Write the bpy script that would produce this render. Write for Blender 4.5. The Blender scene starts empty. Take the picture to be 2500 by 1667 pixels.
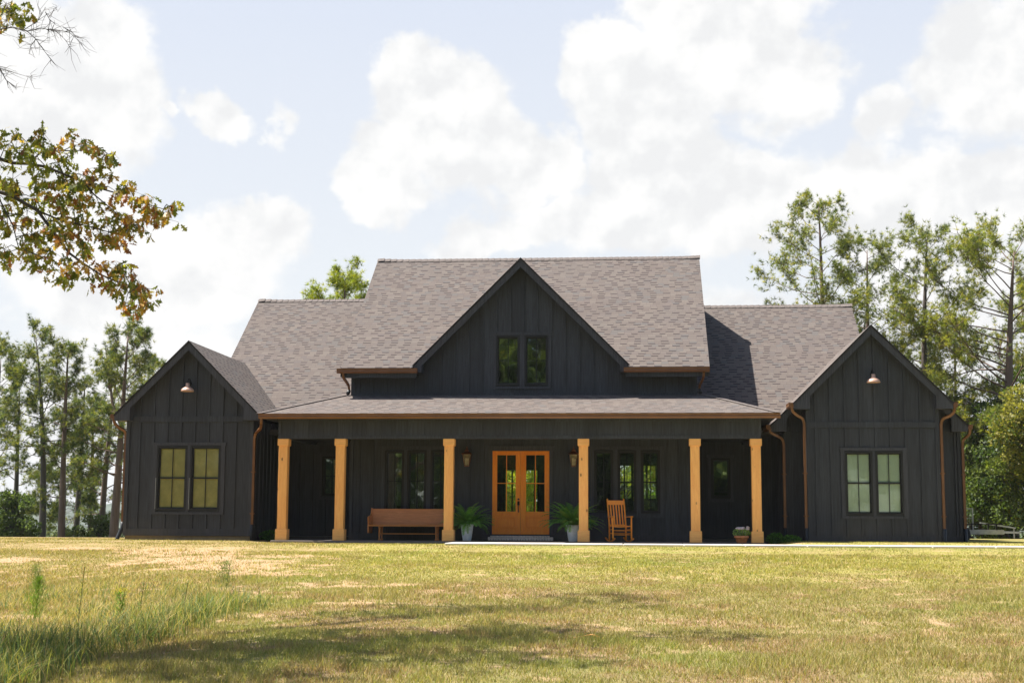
import bpy, math, random
import numpy as np
from mathutils import Vector, Matrix
S = bpy.context.scene
C = S.collection
rnd = random.Random(11)
R = math.radians

# ------------------------------------------------------------------ node helpers
def mat(name):
    m = bpy.data.materials.new(name); m.use_nodes = True
    nt = m.node_tree; nt.nodes.clear()
    out = nt.nodes.new('ShaderNodeOutputMaterial')
    return m, nt, out
def N(nt, t, **k):
    n = nt.nodes.new(t)
    for a, v in k.items():
        if a.startswith('i_'):
            n.inputs[int(a[2:])].default_value = v
        else: setattr(n, a, v)
    return n
def ramp(nt, fac, stops, interp='LINEAR'):
    r = nt.nodes.new('ShaderNodeValToRGB'); r.color_ramp.interpolation = interp
    e = r.color_ramp.elements
    while len(e) > 1: e.remove(e[-1])
    e[0].position = stops[0][0]; e[0].color = (*stops[0][1], 1)
    for p, c in stops[1:]:
        q = e.new(p); q.color = (*c, 1)
    nt.links.new(fac, r.inputs[0]); return r.outputs[0]
def coords(nt, scale=(1,1,1), kind='Object', rot=(0,0,0)):
    tc = N(nt, 'ShaderNodeTexCoord'); mp = N(nt, 'ShaderNodeMapping')
    nt.links.new(tc.outputs[kind], mp.inputs[0]); mp.inputs['Scale'].default_value = scale; mp.inputs['Rotation'].default_value = rot
    return mp.outputs[0]
def noise(nt, vec, scale, detail=4, rough=.5, dist=0):
    n = N(nt, 'ShaderNodeTexNoise'); nt.links.new(vec, n.inputs['Vector'])
    n.inputs['Scale'].default_value = scale; n.inputs['Detail'].default_value = detail
    n.inputs['Roughness'].default_value = rough; n.inputs['Distortion'].default_value = dist
    return n.outputs['Fac']
def math_(nt, op, a, b=None, c=None, clamp=False):
    n = N(nt, 'ShaderNodeMath', operation=op, use_clamp=clamp)
    for i, x in enumerate((a, b, c)):
        if x is None: continue
        if isinstance(x, (int, float)): n.inputs[i].default_value = x
        else: nt.links.new(x, n.inputs[i])
    return n.outputs[0]
def mix(nt, fac, a, b, blend='MIX'):
    n = N(nt, 'ShaderNodeMix', data_type='RGBA', blend_type=blend)
    for i, x in ((0, fac), (6, a), (7, b)):
        if isinstance(x, (int, float)): n.inputs[i].default_value = x
        elif isinstance(x, tuple): n.inputs[i].default_value = (*x, 1)
        else: nt.links.new(x, n.inputs[i])
    return n.outputs[2]
def bump(nt, h, strength=.3, dist=.01):
    b = N(nt, 'ShaderNodeBump'); b.inputs['Strength'].default_value = strength; b.inputs['Distance'].default_value = dist
    nt.links.new(h, b.inputs['Height']); return b.outputs[0]
def princ(nt, out, col, rough=.6, metal=0, normal=None, spec=.5):
    p = N(nt, 'ShaderNodeBsdfPrincipled')
    if isinstance(col, tuple): p.inputs['Base Color'].default_value = (*col, 1)
    else: nt.links.new(col, p.inputs['Base Color'])
    if isinstance(rough, (int, float)): p.inputs['Roughness'].default_value = rough
    else: nt.links.new(rough, p.inputs['Roughness'])
    p.inputs['Metallic'].default_value = metal; p.inputs['Specular IOR Level'].default_value = spec
    if normal is not None: nt.links.new(normal, p.inputs['Normal'])
    nt.links.new(p.outputs[0], out.inputs[0]); return p

def m_siding(name, base, tint, splash=False):
    m, nt, out = mat(name)
    v = coords(nt, (14, 14, .55)); g = noise(nt, v, 3.0, 6, .65, .6)
    v2 = coords(nt, (1, 1, .35)); w = noise(nt, v2, 1.3, 3, .5)
    tcb = N(nt, 'ShaderNodeTexCoord'); sb_ = N(nt, 'ShaderNodeSeparateXYZ'); nt.links.new(tcb.outputs['Object'], sb_.inputs[0])
    wb = N(nt, 'ShaderNodeTexWhiteNoise', noise_dimensions='1D'); nt.links.new(math_(nt, 'FLOOR', math_(nt, 'DIVIDE', math_(nt, 'ADD', sb_.outputs[0], sb_.outputs[1]), .4)), wb.inputs['W'])
    c = mix(nt, ramp(nt, g, [(.34, (0,0,0)), (.66, (1,1,1))]), tuple(x*.5 for x in base), tuple(x*1.5 for x in base))
    c = mix(nt, math_(nt, 'MULTIPLY', w, .55), c, tint)
    if splash:      # board to board tone, dust and dried soil splash near the ground
        c = mix(nt, 1.0, c, ramp(nt, wb.outputs['Value'], [(0, (.82,.82,.82)), (1, (1.2,1.2,1.2))]), 'MULTIPLY')
        hgt = N(nt, 'ShaderNodeMapRange'); nt.links.new(sb_.outputs[2], hgt.inputs[0]); hgt.inputs[1].default_value = .62; hgt.inputs[2].default_value = .02
        sp_ = math_(nt, 'MULTIPLY', hgt.outputs[0], math_(nt, 'MULTIPLY', noise(nt, coords(nt, (6,6,6)), 1.0, 5, .7), .30), clamp=True)
        c = mix(nt, sp_, c, (.22,.16,.10))
    princ(nt, out, c, .62, 0, bump(nt, g, .35, .006), .35); return m
def m_wood(name, lo, hi, axis='Z', rough=.5, knots=0, sc=1.0):
    m, nt, out = mat(name)
    s = {'Z': (9, 9, .8), 'X': (.8, 9, 9)}[axis]
    v = coords(nt, tuple(x*sc for x in s)); g = noise(nt, v, 2.2, 5, .6, 1.4)
    g2 = noise(nt, v, 9, 3, .6)
    f = math_(nt, 'ADD', math_(nt, 'MULTIPLY', g, .75), math_(nt, 'MULTIPLY', g2, .25))
    c = ramp(nt, f, [(.3, lo), (.5, tuple((a+b)/2 for a, b in zip(lo, hi))), (.68, hi)])
    big = noise(nt, coords(nt, (1, 1, .4)), 1.6, 2)
    c = mix(nt, ramp(nt, big, [(.4, (0,0,0)), (.7, (.35,.35,.35))]), c, lo)
    if knots:
        vo = N(nt, 'ShaderNodeTexVoronoi'); nt.links.new(coords(nt, (4.2, 4.2, 2.3)), vo.inputs['Vector']); vo.inputs['Scale'].default_value = 1.0
        k = ramp(nt, vo.outputs['Distance'], [(.06, (1,1,1)), (.13, (0,0,0))])
        c = mix(nt, k, c, tuple(x*.28 for x in lo))
    princ(nt, out, c, rough, 0, bump(nt, g, .2, .004)); return m
def m_plain(name, col, rough=.5, metal=0, var=.25, sc=8, bmp=.1):
    m, nt, out = mat(name)
    n = noise(nt, coords(nt), sc, 4)
    c = mix(nt, ramp(nt, n, [(.3, (0,0,0)), (.7, (1,1,1))]), tuple(x*(1-var) for x in col), tuple(min(1, x*(1+var*.6)) for x in col))
    princ(nt, out, c, rough, metal, bump(nt, n, bmp, .005)); return m
def m_shingle():
    m, nt, out = mat('shingles')
    uv = N(nt, 'ShaderNodeUVMap', uv_map='UVMap'); sx = N(nt, 'ShaderNodeSeparateXYZ'); nt.links.new(uv.outputs[0], sx.inputs[0])
    u, v = sx.outputs[0], sx.outputs[1]
    EX = .143
    row = math_(nt, 'FLOOR', math_(nt, 'DIVIDE', v, EX)); fv = math_(nt, 'FRACT', math_(nt, 'DIVIDE', v, EX))
    wr = N(nt, 'ShaderNodeTexWhiteNoise', noise_dimensions='1D'); nt.links.new(row, wr.inputs['W'])
    uu = math_(nt, 'ADD', u, math_(nt, 'MULTIPLY', wr.outputs['Value'], 3.7))
    nw = noise(nt, uv.outputs[0], 2.3, 1)
    uu2 = math_(nt, 'ADD', math_(nt, 'DIVIDE', uu, .20), math_(nt, 'MULTIPLY', nw, .9))
    col = math_(nt, 'FLOOR', uu2); fu = math_(nt, 'FRACT', uu2)
    cx = N(nt, 'ShaderNodeCombineXYZ'); nt.links.new(col, cx.inputs[0]); nt.links.new(row, cx.inputs[1])
    w2 = N(nt, 'ShaderNodeTexWhiteNoise', noise_dimensions='3D'); nt.links.new(cx.outputs[0], w2.inputs['Vector'])
    tab = w2.outputs['Value']
    base = ramp(nt, tab, [(0, (.235,.185,.165)), (.22, (.27,.215,.19)), (.4, (.215,.165,.15)), (.55, (.30,.245,.215)), (.68, (.205,.17,.165)), (.8, (.255,.2,.185)), (.9, (.20,.19,.19)), (1, (.31,.25,.22))], 'CONSTANT')
    cloud = noise(nt, uv.outputs[0], .8, 4)
    base = mix(nt, ramp(nt, cloud, [(.4, (0,0,0)), (.75, (.55,.55,.55))]), base, (.215,.19,.18)); base = mix(nt, .35, base, (.25,.205,.185)); base = mix(nt, 1.0, base, (.545,.575,.575), 'MULTIPLY')
    gr = noise(nt, uv.outputs[0], 90, 3); base = mix(nt, math_(nt, 'MULTIPLY', gr, .45), base, (.12,.095,.085))
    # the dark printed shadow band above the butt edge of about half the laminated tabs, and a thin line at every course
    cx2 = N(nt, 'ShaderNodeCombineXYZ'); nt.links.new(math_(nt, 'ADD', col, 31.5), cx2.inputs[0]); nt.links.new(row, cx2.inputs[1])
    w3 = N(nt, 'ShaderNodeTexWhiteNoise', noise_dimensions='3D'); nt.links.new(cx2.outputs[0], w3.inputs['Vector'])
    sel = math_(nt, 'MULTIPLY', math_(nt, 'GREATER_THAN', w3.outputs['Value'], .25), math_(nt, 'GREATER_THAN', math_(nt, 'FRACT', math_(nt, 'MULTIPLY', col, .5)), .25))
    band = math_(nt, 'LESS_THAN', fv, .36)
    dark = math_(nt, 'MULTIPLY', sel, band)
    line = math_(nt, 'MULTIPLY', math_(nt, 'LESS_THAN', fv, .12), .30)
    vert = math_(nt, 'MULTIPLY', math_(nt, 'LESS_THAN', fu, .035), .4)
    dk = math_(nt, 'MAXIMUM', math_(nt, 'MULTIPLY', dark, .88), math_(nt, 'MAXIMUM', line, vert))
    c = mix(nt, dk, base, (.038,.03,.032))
    h = math_(nt, 'ADD', math_(nt, 'MULTIPLY', math_(nt, 'SUBTRACT', 1, fv), .6), math_(nt, 'MULTIPLY', sel, .4))
    princ(nt, out, c, .95, 0, bump(nt, h, .5, .012), .15); return m
def m_leaf(name, trans=.4, rough=.55, spec=.3, gain=1.0):
    m, nt, out = mat(name)
    a = N(nt, 'ShaderNodeAttribute', attribute_name='Col')
    col = a.outputs['Color']
    if gain != 1.0: col = mix(nt, 1.0, col, (gain,)*3, 'MULTIPLY')
    p = N(nt, 'ShaderNodeBsdfPrincipled'); nt.links.new(col, p.inputs['Base Color']); p.inputs['Roughness'].default_value = rough; p.inputs['Specular IOR Level'].default_value = spec
    t = N(nt, 'ShaderNodeBsdfTranslucent'); c2 = mix(nt, 1.0, col, (1.25, 1.3, .55), 'MULTIPLY'); nt.links.new(c2, t.inputs[0])
    s = N(nt, 'ShaderNodeMixShader'); s.inputs[0].default_value = trans
    nt.links.new(p.outputs[0], s.inputs[1]); nt.links.new(t.outputs[0], s.inputs[2]); nt.links.new(s.outputs[0], out.inputs[0]); return m
def m_frost(name, col, a):
    m, nt, out = mat(name); t = N(nt, 'ShaderNodeBsdfTransparent'); d = N(nt, 'ShaderNodeBsdfPrincipled'); d.inputs['Base Color'].default_value = (*col, 1); d.inputs['Roughness'].default_value = .15
    s = N(nt, 'ShaderNodeMixShader'); s.inputs[0].default_value = a; nt.links.new(t.outputs[0], s.inputs[1]); nt.links.new(d.outputs[0], s.inputs[2]); nt.links.new(s.outputs[0], out.inputs[0]); return m
def m_glass(name, refl=.10, tint=(.93,.97,.94)):
    m, nt, out = mat(name)
    t = N(nt, 'ShaderNodeBsdfTransparent'); t.inputs[0].default_value = (*tint, 1)
    g = N(nt, 'ShaderNodeBsdfGlossy'); g.inputs['Roughness'].default_value = .015; g.inputs[0].default_value = (.95, 1, .98, 1)
    nb = noise(nt, coords(nt), 2.6, 1); nt.links.new(bump(nt, nb, .05, .02), g.inputs['Normal'])
    lw = N(nt, 'ShaderNodeFresnel'); lw.inputs[0].default_value = 1.45
    f = math_(nt, 'ADD', lw.outputs[0], refl - .035, clamp=True)
    s = N(nt, 'ShaderNodeMixShader'); nt.links.new(f, s.inputs[0]); nt.links.new(t.outputs[0], s.inputs[1]); nt.links.new(g.outputs[0], s.inputs[2])
    nt.links.new(s.outputs[0], out.inputs[0]); return m

M = {}
M['siding'] = m_siding('charcoal_siding', (.0335,.0375,.046), (.038,.035,.040), True)
M['siding_shade'] = M['siding']
M['trim'] = m_siding('charcoal_trim', (.042,.045,.055), (.050,.044,.050))
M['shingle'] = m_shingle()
M['cedar'] = m_wood('cedar_post', (.76,.31,.075), (.97,.52,.16), 'Z', .6, 1)
M['cedar_x'] = m_wood('cedar_block', (.76,.34,.09), (.95,.52,.17), 'X', .6)
M['doorwood'] = m_wood('stained_door_wood', (.78,.18,.008), (.98,.34,.02), 'Z', .35, 0, 1.5)
M['pewwood'] = m_wood('pew_wood', (.48,.165,.04), (.72,.28,.08), 'X', .35)
M['rockwood'] = m_wood('rocker_wood', (.88,.26,.015), (.98,.38,.03), 'Z', .4)
M['copper'] = m_plain('copper_brown_metal', (.165,.070,.024), .45, .2, .22, 3, .03)
M['lampcopper'] = m_plain('bright_copper', (.62,.38,.28), .4, .3, .15, 14, .03)
M['lantmetal'] = m_plain('aged_copper', (.20,.075,.04), .4, .5, .4, 20, .1)
M['black'] = m_plain('black_vinyl', (.005,.005,.0055), .6, 0, .2, 10, .02)
M['cap'] = m_plain('cap_shingle', (.135,.112,.102), .95, 0, .4, 18, .3)
M['edge'] = m_plain('shingle_edge', (.014,.013,.013), .9)
M['boot'] = m_plain('black_boot_plastic', (.012,.013,.015), .5, 0, .2, 10, .02)
M['iron'] = m_plain('dark_iron', (.01,.009,.009), .35, .6, .2, 20, .02)
M['glass'] = m_glass('window_glass', .12)
M['glass_upper'] = m_glass('upper_window_glass', .09)
M['wing_glass'] = m_glass('wing_window_glass', .05)
M['doorglass'] = m_glass('door_glass', .06, (.93,.95,.9))
M['lantglass'] = m_frost('lantern_glass', (.46,.38,.22), .30)
M['bulb'] = m_plain('candle_bulb', (.75,.6,.38), .4, 0, .1)
M['blind_olive'] = m_plain('olive_shade', (.84,.66,.27), .8, 0, .18, 3.5, .05)
M['blind_pale'] = m_plain('pale_shade', (.88,.95,.76), .8, 0, .06, 2, .02)
M['drape'] = m_plain('linen_drape', (.10,.10,.075), .9, 0, .2, 5, .05)
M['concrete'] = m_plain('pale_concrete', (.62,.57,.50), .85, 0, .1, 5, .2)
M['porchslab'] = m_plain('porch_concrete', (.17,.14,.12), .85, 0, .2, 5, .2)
M['foundation'] = m_plain('tan_foundation', (.36,.25,.13), .9, 0, .2, 9, .3)
M['mortar_brick'] = m_plain('whitewashed_brick', (.86,.76,.68), .85, 0, .22, 14, .3)
M['mortar'] = m_plain('mortar', (.22,.2,.19), .9)
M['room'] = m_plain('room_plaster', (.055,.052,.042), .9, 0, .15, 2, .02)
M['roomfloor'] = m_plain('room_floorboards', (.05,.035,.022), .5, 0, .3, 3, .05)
M['pot'] = m_plain('pale_blue_glaze', (.82,.86,.92), .35, 0, .1, 9, .03)
M['terracotta'] = m_plain('terracotta', (.50,.19,.075), .75, 0, .25, 12, .1)
M['soil'] = m_plain('potting_soil', (.03,.02,.012), .95)
M['sedum'] = m_plain('sedum_flower', (.62,.50,.50), .8, 0, .3, 60, .3)
M['steel'] = m_plain('galvanised_steel', (.40,.40,.40), .45, .5, .2, 9, .05)
M['rubber'] = m_plain('rubber', (.015,.015,.015), .8)
M['bark_pine'] = m_siding('pine_bark', (.13,.085,.065), (.19,.12,.085))
M['bark_dark'] = m_siding('dark_bark', (.075,.06,.05), (.10,.075,.06))
M['needle'] = m_leaf('pine_needles', .45, .5)
M['leaf'] = m_leaf('leaves', .42, .5)
M['oakleaf'] = m_leaf('oak_leaves', .38, .45)
M['grass'] = m_leaf('grass_blades', .35, .7, .12)
M['fern'] = m_leaf('fern_fronds', .3, .55)

# ------------------------------------------------------------------ mesh builders
class MB:
    def __init__(s): s.v = []; s.f = []; s.mi = []; s.uv = {}; s.col = []; s.smooth = []
    def add(s, vs, fs, mi=0, smooth=False, col=None):
        b = len(s.v); s.v += [tuple(p) for p in vs]
        for f in fs: s.f.append([i+b for i in f]); s.mi.append(mi); s.smooth.append(smooth); s.col.append(col)
        return s
    def box(s, x0, x1, y0, y1, z0, z1, mi=0):
        return s.add([(x0,y0,z0),(x1,y0,z0),(x1,y1,z0),(x0,y1,z0),(x0,y0,z1),(x1,y0,z1),(x1,y1,z1),(x0,y1,z1)],
                     [(3,2,1,0),(4,5,6,7),(0,1,5,4),(1,2,6,5),(2,3,7,6),(3,0,4,7)], mi)
    def bevbox(s, x0, x1, y0, y1, z0, z1, b=.008):
        # box with its four vertical edges and top/bottom rims eased
        ring = lambda z, k: [(x0+b-k*0, y0+k-0, z) for _ in ()]
        def r8(z, i):
            a0, a1, c0, c1 = x0+i, x1-i, y0+i, y1-i
            return [(a0+b,c0,z),(a1-b,c0,z),(a1,c0+b,z),(a1,c1-b,z),(a1-b,c1,z),(a0+b,c1,z),(a0,c1-b,z),(a0,c0+b,z)]
        vs = r8(z0, b) + r8(z0+b, 0) + r8(z1-b, 0) + r8(z1, b)
        fs = [tuple(range(7,-1,-1)), tuple(range(24,32))]
        for k in range(3):
            for i in range(8):
                j = (i+1) % 8; fs.append((k*8+i, k*8+j, k*8+8+j, k*8+8+i))
        return s.add(vs, fs)
    def obox(s, c, ax, ay, az, mi=0):
        c = Vector(c); ax, ay, az = Vector(ax), Vector(ay), Vector(az); vs = []
        for k in (-1, 1):
            for (i, j) in ((-1,-1),(1,-1),(1,1),(-1,1)): vs.append(c+ax*i+ay*j+az*k)
        return s.add(vs, [(3,2,1,0),(4,5,6,7),(0,1,5,4),(1,2,6,5),(2,3,7,6),(3,0,4,7)], mi)
    def bar(s, a, b, w, d, up=(0,1,0), mi=0):
        a, b = Vector(a), Vector(b); t = (b-a); L = t.length; t.normalize()
        u = Vector(up); x = t.cross(u)
        if x.length < 1e-4: x = t.cross(Vector((1,0,0)))
        x.normalize(); y = x.cross(t)
        return s.obox((a+b)/2, x*(w/2), y*(d/2), t*(L/2), mi)
    def prism(s, poly, d, mi=0):
        n = len(poly); d = Vector(d); vs = [Vector(p) for p in poly]; vs += [p+d for p in vs]
        fs = [tuple(range(n)), tuple(range(2*n-1, n-1, -1))] + [((i+1) % n, i, i+n, (i+1) % n+n) for i in range(n)]
        return s.add(vs, fs, mi)
    def tube(s, pts, rad, n=6, mi=0, smooth=True, cap=True, flat=None):
        pts = [Vector(p) for p in pts]; m = len(pts)
        rad = rad if isinstance(rad, (list, tuple)) else [rad]*m
        vs = []; pu = None
        for i, p in enumerate(pts):
            t = (pts[min(i+1, m-1)]-pts[max(i-1, 0)])
            if t.length < 1e-9: t = Vector((0,0,1))
            t.normalize()
            u = pu if pu is not None else (Vector((0,0,1)) if abs(t.z) < .9 else Vector((0,1,0)))
            x = t.cross(u)
            if x.length < 1e-5: x = t.orthogonal()
            x.normalize(); y = x.cross(t); pu = y
            for k in range(n):
                a = 2*math.pi*(k+.5)/n; q = x*math.cos(a)+y*math.sin(a)
                vs.append(p+q*rad[i])
        fs = []
        for i in range(m-1):
            for k in range(n):
                j = (k+1) % n; fs.append((i*n+k, i*n+j, (i+1)*n+j, (i+1)*n+k))
        if cap: fs += [tuple(range(n-1,-1,-1)), tuple(range((m-1)*n, m*n))]
        return s.add(vs, fs, mi, smooth)
    def lathe(s, prof, c=(0,0,0), n=24, mi=0, smooth=True, a0=0, sy=1):
        vs = []; c = Vector(c)
        for r, z in prof:
            for k in range(n):
                a = 2*math.pi*k/n+a0; vs.append(c+Vector((r*math.cos(a), r*math.sin(a)*sy, z)))
        fs = [(i*n+k, i*n+(k+1) % n, (i+1)*n+(k+1) % n, (i+1)*n+k) for i in range(len(prof)-1) for k in range(n)]
        return s.add(vs, fs, mi, smooth)
    def build(s, name, mats, parent=None, label=None, loc=None):
        me = bpy.data.meshes.new(name); me.from_pydata([tuple(p) for p in s.v], [], s.f)
        mats = mats if isinstance(mats, (list, tuple)) else [mats]
        for m in mats: me.materials.append(m)
        me.polygons.foreach_set('material_index', s.mi); me.polygons.foreach_set('use_smooth', s.smooth)
        if s.uv:
            ul = me.uv_layers.new(name='UVMap')
            for p in me.polygons:
                q = s.uv.get(p.index)
                if q:
                    for li, uvv in zip(p.loop_indices, q): ul.data[li].uv = uvv
        me.update()
        o = bpy.data.objects.new(name, me); C.objects.link(o)
        if parent: o.parent = parent
        if loc: o.location = loc
        if label: o['label'] = label
        return o
def npmesh(name, verts, nper, mats, cols=None, parent=None, smooth=False, faces=None):
    """verts (K*nper,3): K separate polygons of nper corners, coloured per polygon"""
    verts = np.asarray(verts, dtype=np.float32).reshape(-1, 3); K = len(verts)//nper
    me = bpy.data.meshes.new(name); me.vertices.add(len(verts)); me.vertices.foreach_set('co', verts.ravel())
    me.loops.add(K*nper); me.loops.foreach_set('vertex_index', np.arange(K*nper, dtype=np.int32))
    me.polygons.add(K); me.polygons.foreach_set('loop_start', np.arange(0, K*nper, nper, dtype=np.int32))
    me.polygons.foreach_set('loop_total', np.full(K, nper, dtype=np.int32))
    me.update(calc_edges=True)
    if cols is not None:
        ca = me.color_attributes.new('Col', 'FLOAT_COLOR', 'POINT')
        cc = np.ones((len(verts), 4), dtype=np.float32); cols = np.asarray(cols, dtype=np.float32)
        cc[:, :3] = np.repeat(cols, nper, axis=0) if len(cols) == K else cols
        ca.data.foreach_set('color', cc.ravel())
    for m in (mats if isinstance(mats, (list, tuple)) else [mats]): me.materials.append(m)
    o = bpy.data.objects.new(name, me); C.objects.link(o)
    if parent: o.parent = parent
    return o
def tag(o, label=None, cat=None, group=None, kind=None):
    if label: o['label'] = label
    if cat: o['category'] = cat
    if group: o['group'] = group
    if kind: o['kind'] = kind
    return o
def empty(name, loc=(0,0,0), rz=0, label=None, cat=None, group=None):
    o = bpy.data.objects.new(name, None); C.objects.link(o); o.location = loc; o.rotation_euler = (0,0,rz)
    o.empty_display_size = .2
    return tag(o, label, cat, group)
def copy_tree(o, parent=None):
    c = o.copy(); C.objects.link(c); c.parent = parent
    for ch in list(o.children): copy_tree(ch, c)
    return c

# ------------------------------------------------------------------ noise for numpy
def vnoise(x, y, seed=0):
    xi = np.floor(x).astype(np.int64); yi = np.floor(y).astype(np.int64); fx = x-xi; fy = y-yi
    fx = fx*fx*(3-2*fx); fy = fy*fy*(3-2*fy)
    def h(a, b):
        n = (a*374761393 + b*668265263 + seed*974634777) & 0xffffffff
        n = ((n ^ (n >> 13))*1274126177) & 0xffffffff
        n = (n ^ (n >> 16)) & 0xffffff
        return n/float(0xffffff)
    return (h(xi,yi)*(1-fx)+h(xi+1,yi)*fx)*(1-fy)+(h(xi,yi+1)*(1-fx)+h(xi+1,yi+1)*fx)*fy
def fbm(x, y, seed=0, o=4):
    r = 0; a = .5; t = 0
    for i in range(o):
        r = r+a*vnoise(x, y, seed+i*17); t += a; a *= .5; x = x*2.03+11.3; y = y*2.03+5.7
    return r/t
def sst(a, b, x):
    t = np.clip((x-a)/(b-a), 0, 1); return t*t*(3-2*t)

# ------------------------------------------------------------------ camera
F_PX, W_PX = 3250.0, 2352.0
CAMLOC = Vector((3.1, -38.4, .5)); yaw, tilt, roll = R(5.0), R(7.3), .005
fw = Vector((-math.sin(yaw)*math.cos(tilt), math.cos(yaw)*math.cos(tilt), math.sin(tilt)))
rt = Vector((math.cos(yaw), math.sin(yaw), 0)); up = rt.cross(fw)
rt2 = rt*math.cos(roll)+up*math.sin(roll); up2 = up*math.cos(roll)-rt*math.sin(roll)
cam = bpy.data.cameras.new('camera'); cam.sensor_width = 36; cam.lens = 36*F_PX/W_PX; cam.clip_start = .1; cam.clip_end = 6000
camo = bpy.data.objects.new('camera', cam); C.objects.link(camo)
camo.matrix_world = Matrix((( rt2.x, up2.x, -fw.x, CAMLOC.x), (rt2.y, up2.y, -fw.y, CAMLOC.y), (rt2.z, up2.z, -fw.z, CAMLOC.z), (0,0,0,1)))
S.camera = camo

# ------------------------------------------------------------------ light and sky
sd = Vector((-.477, .065, .876)).normalized()          # towards the sun: high, to the left and a little behind the house
sun = bpy.data.lights.new('sun', 'SUN'); sun.energy = 5.0; sun.angle = R(.5); sun.color = (1, .945, .86)
so = bpy.data.objects.new('sun', sun); C.objects.link(so); so.rotation_euler = sd.to_track_quat('Z', 'Y').to_euler(); so.location = (-30, 0, 60)
wd = bpy.data.worlds.new('World'); S.world = wd; wd.use_nodes = True
nt = wd.node_tree; nt.nodes.clear()
wo = N(nt, 'ShaderNodeOutputWorld'); bg = N(nt, 'ShaderNodeBackground'); bg.inputs[1].default_value = .1; nt.links.new(bg.outputs[0], wo.inputs[0])
sky = N(nt, 'ShaderNodeTexSky', sky_type='NISHITA', sun_disc=False, sun_elevation=R(61.2), sun_rotation=R(-82.2), air_density=1.0, dust_density=1.2, ozone_density=1.0)
tc = N(nt, 'ShaderNodeTexCoord'); D = tc.outputs['Generated']
# direction with its height stretched, so that clouds are wider than tall; a small warp gives the billows their cauliflower edge
warp = N(nt, 'ShaderNodeTexNoise'); nt.links.new(D, warp.inputs['Vector']); warp.inputs['Scale'].default_value = 11; warp.inputs['Detail'].default_value = 9; warp.inputs['Roughness'].default_value = .6
wv = N(nt, 'ShaderNodeVectorMath', operation='MULTIPLY_ADD'); nt.links.new(warp.outputs['Color'], wv.inputs[0]); wv.inputs[1].default_value = (.10,)*3; wv.inputs[2].default_value = (-.05,)*3
dv = N(nt, 'ShaderNodeVectorMath', operation='ADD'); nt.links.new(D, dv.inputs[0]); nt.links.new(wv.outputs[0], dv.inputs[1])
BLOBS = [(-25.2,16.4,2.9,2.0,1),(-23.5,18.0,3.6,2.6,1),(-22.3,16.2,2.9,3.4,1),(-20.9,16.3,1.5,1.7,1),(-17.1,16.4,1.5,1.1,.75),(-14.6,16.0,.8,1.2,.62),(-19.0,16.1,.6,.6,.6),
 (-9.1,17.4,1.9,2.2,1),(-7.4,15.7,2.8,2.7,1),(-10.6,13.9,1.9,1.9,.95),(-5.3,14.9,2.1,1.7,.9),(-3.1,14.9,1.3,1.4,.85),(-1.0,18.3,2.0,1.9,1),(.8,16.9,3.0,2.9,1),(3.5,19.8,3.2,3.2,1),(6.2,17.2,3.0,2.4,.85),
 (10.6,15.6,1.5,1.5,.7),(15.2,17.3,3.6,2.7,1),(-3.7,12.6,2.3,1.2,1),(-6.2,11.7,2.2,1.1,.9),(2.6,12.6,6.3,2.1,1),(12.0,12.3,6.5,2.3,1),(-16.1,11.0,2.6,1.6,.95),(-20.0,9.6,5.2,2.3,1),(-24.2,12.2,3.4,3.2,.95),(1,14.6,3.2,1.4,.95),
 (-20,4.5,9,3.6,.8),(0,6.5,14,3.0,.85),(14,7.5,8,3.4,.9),(-8,9.6,4,1.2,.45),(20,14,5,5,.9)]
acc = None
for az, el, ra, re_, w in BLOBS:
    a, e = R(az), R(el); c = (math.sin(a)*math.cos(e), math.cos(a)*math.cos(e), math.sin(e))
    sb = N(nt, 'ShaderNodeVectorMath', operation='SUBTRACT'); nt.links.new(dv.outputs[0], sb.inputs[0]); sb.inputs[1].default_value = c
    ml = N(nt, 'ShaderNodeVectorMath', operation='MULTIPLY'); nt.links.new(sb.outputs[0], ml.inputs[0]); ml.inputs[1].default_value = (1/R(ra), 1/R(ra*1.5), 1/R(re_))
    ln = N(nt, 'ShaderNodeVectorMath', operation='LENGTH'); nt.links.new(ml.outputs[0], ln.inputs[0])
    b = math_(nt, 'MULTIPLY', math_(nt, 'SUBTRACT', 1.45, ln.outputs['Value'], clamp=True), w)
    acc = b if acc is None else math_(nt, 'SMOOTH_MAX', acc, b, .12)
mpn = N(nt, 'ShaderNodeMapping'); nt.links.new(D, mpn.inputs[0]); mpn.inputs['Scale'].default_value = (1, 1, 1.9)
big = noise(nt, mpn.outputs[0], 3.1, 6, .55)
sp = N(nt, 'ShaderNodeSeparateXYZ'); nt.links.new(D, sp.inputs[0])
front = math_(nt, 'SMOOTHSTEP', .55, .8, sp.outputs[1]) if False else None
mr = N(nt, 'ShaderNodeMapRange', interpolation_type='SMOOTHSTEP'); nt.links.new(sp.outputs[1], mr.inputs[0]); mr.inputs[1].default_value = .60; mr.inputs[2].default_value = .80
frontm = mr.outputs[0]
fine = noise(nt, mpn.outputs[0], 26, 6, .6)
dens = math_(nt, 'ADD', acc, math_(nt, 'MULTIPLY', math_(nt, 'SUBTRACT', fine, .5), .55))
m1 = N(nt, 'ShaderNodeMapRange', interpolation_type='SMOOTHSTEP'); nt.links.new(dens, m1.inputs[0]); m1.inputs[1].default_value = .33; m1.inputs[2].default_value = .62
m2 = N(nt, 'ShaderNodeMapRange', interpolation_type='SMOOTHSTEP'); nt.links.new(big, m2.inputs[0]); m2.inputs[1].default_value = .52; m2.inputs[2].default_value = .66
mask = N(nt, 'ShaderNodeMix', data_type='FLOAT'); nt.links.new(frontm, mask.inputs[0]); nt.links.new(m2.outputs[0], mask.inputs[2]); nt.links.new(m1.outputs[0], mask.inputs[3])
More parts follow.
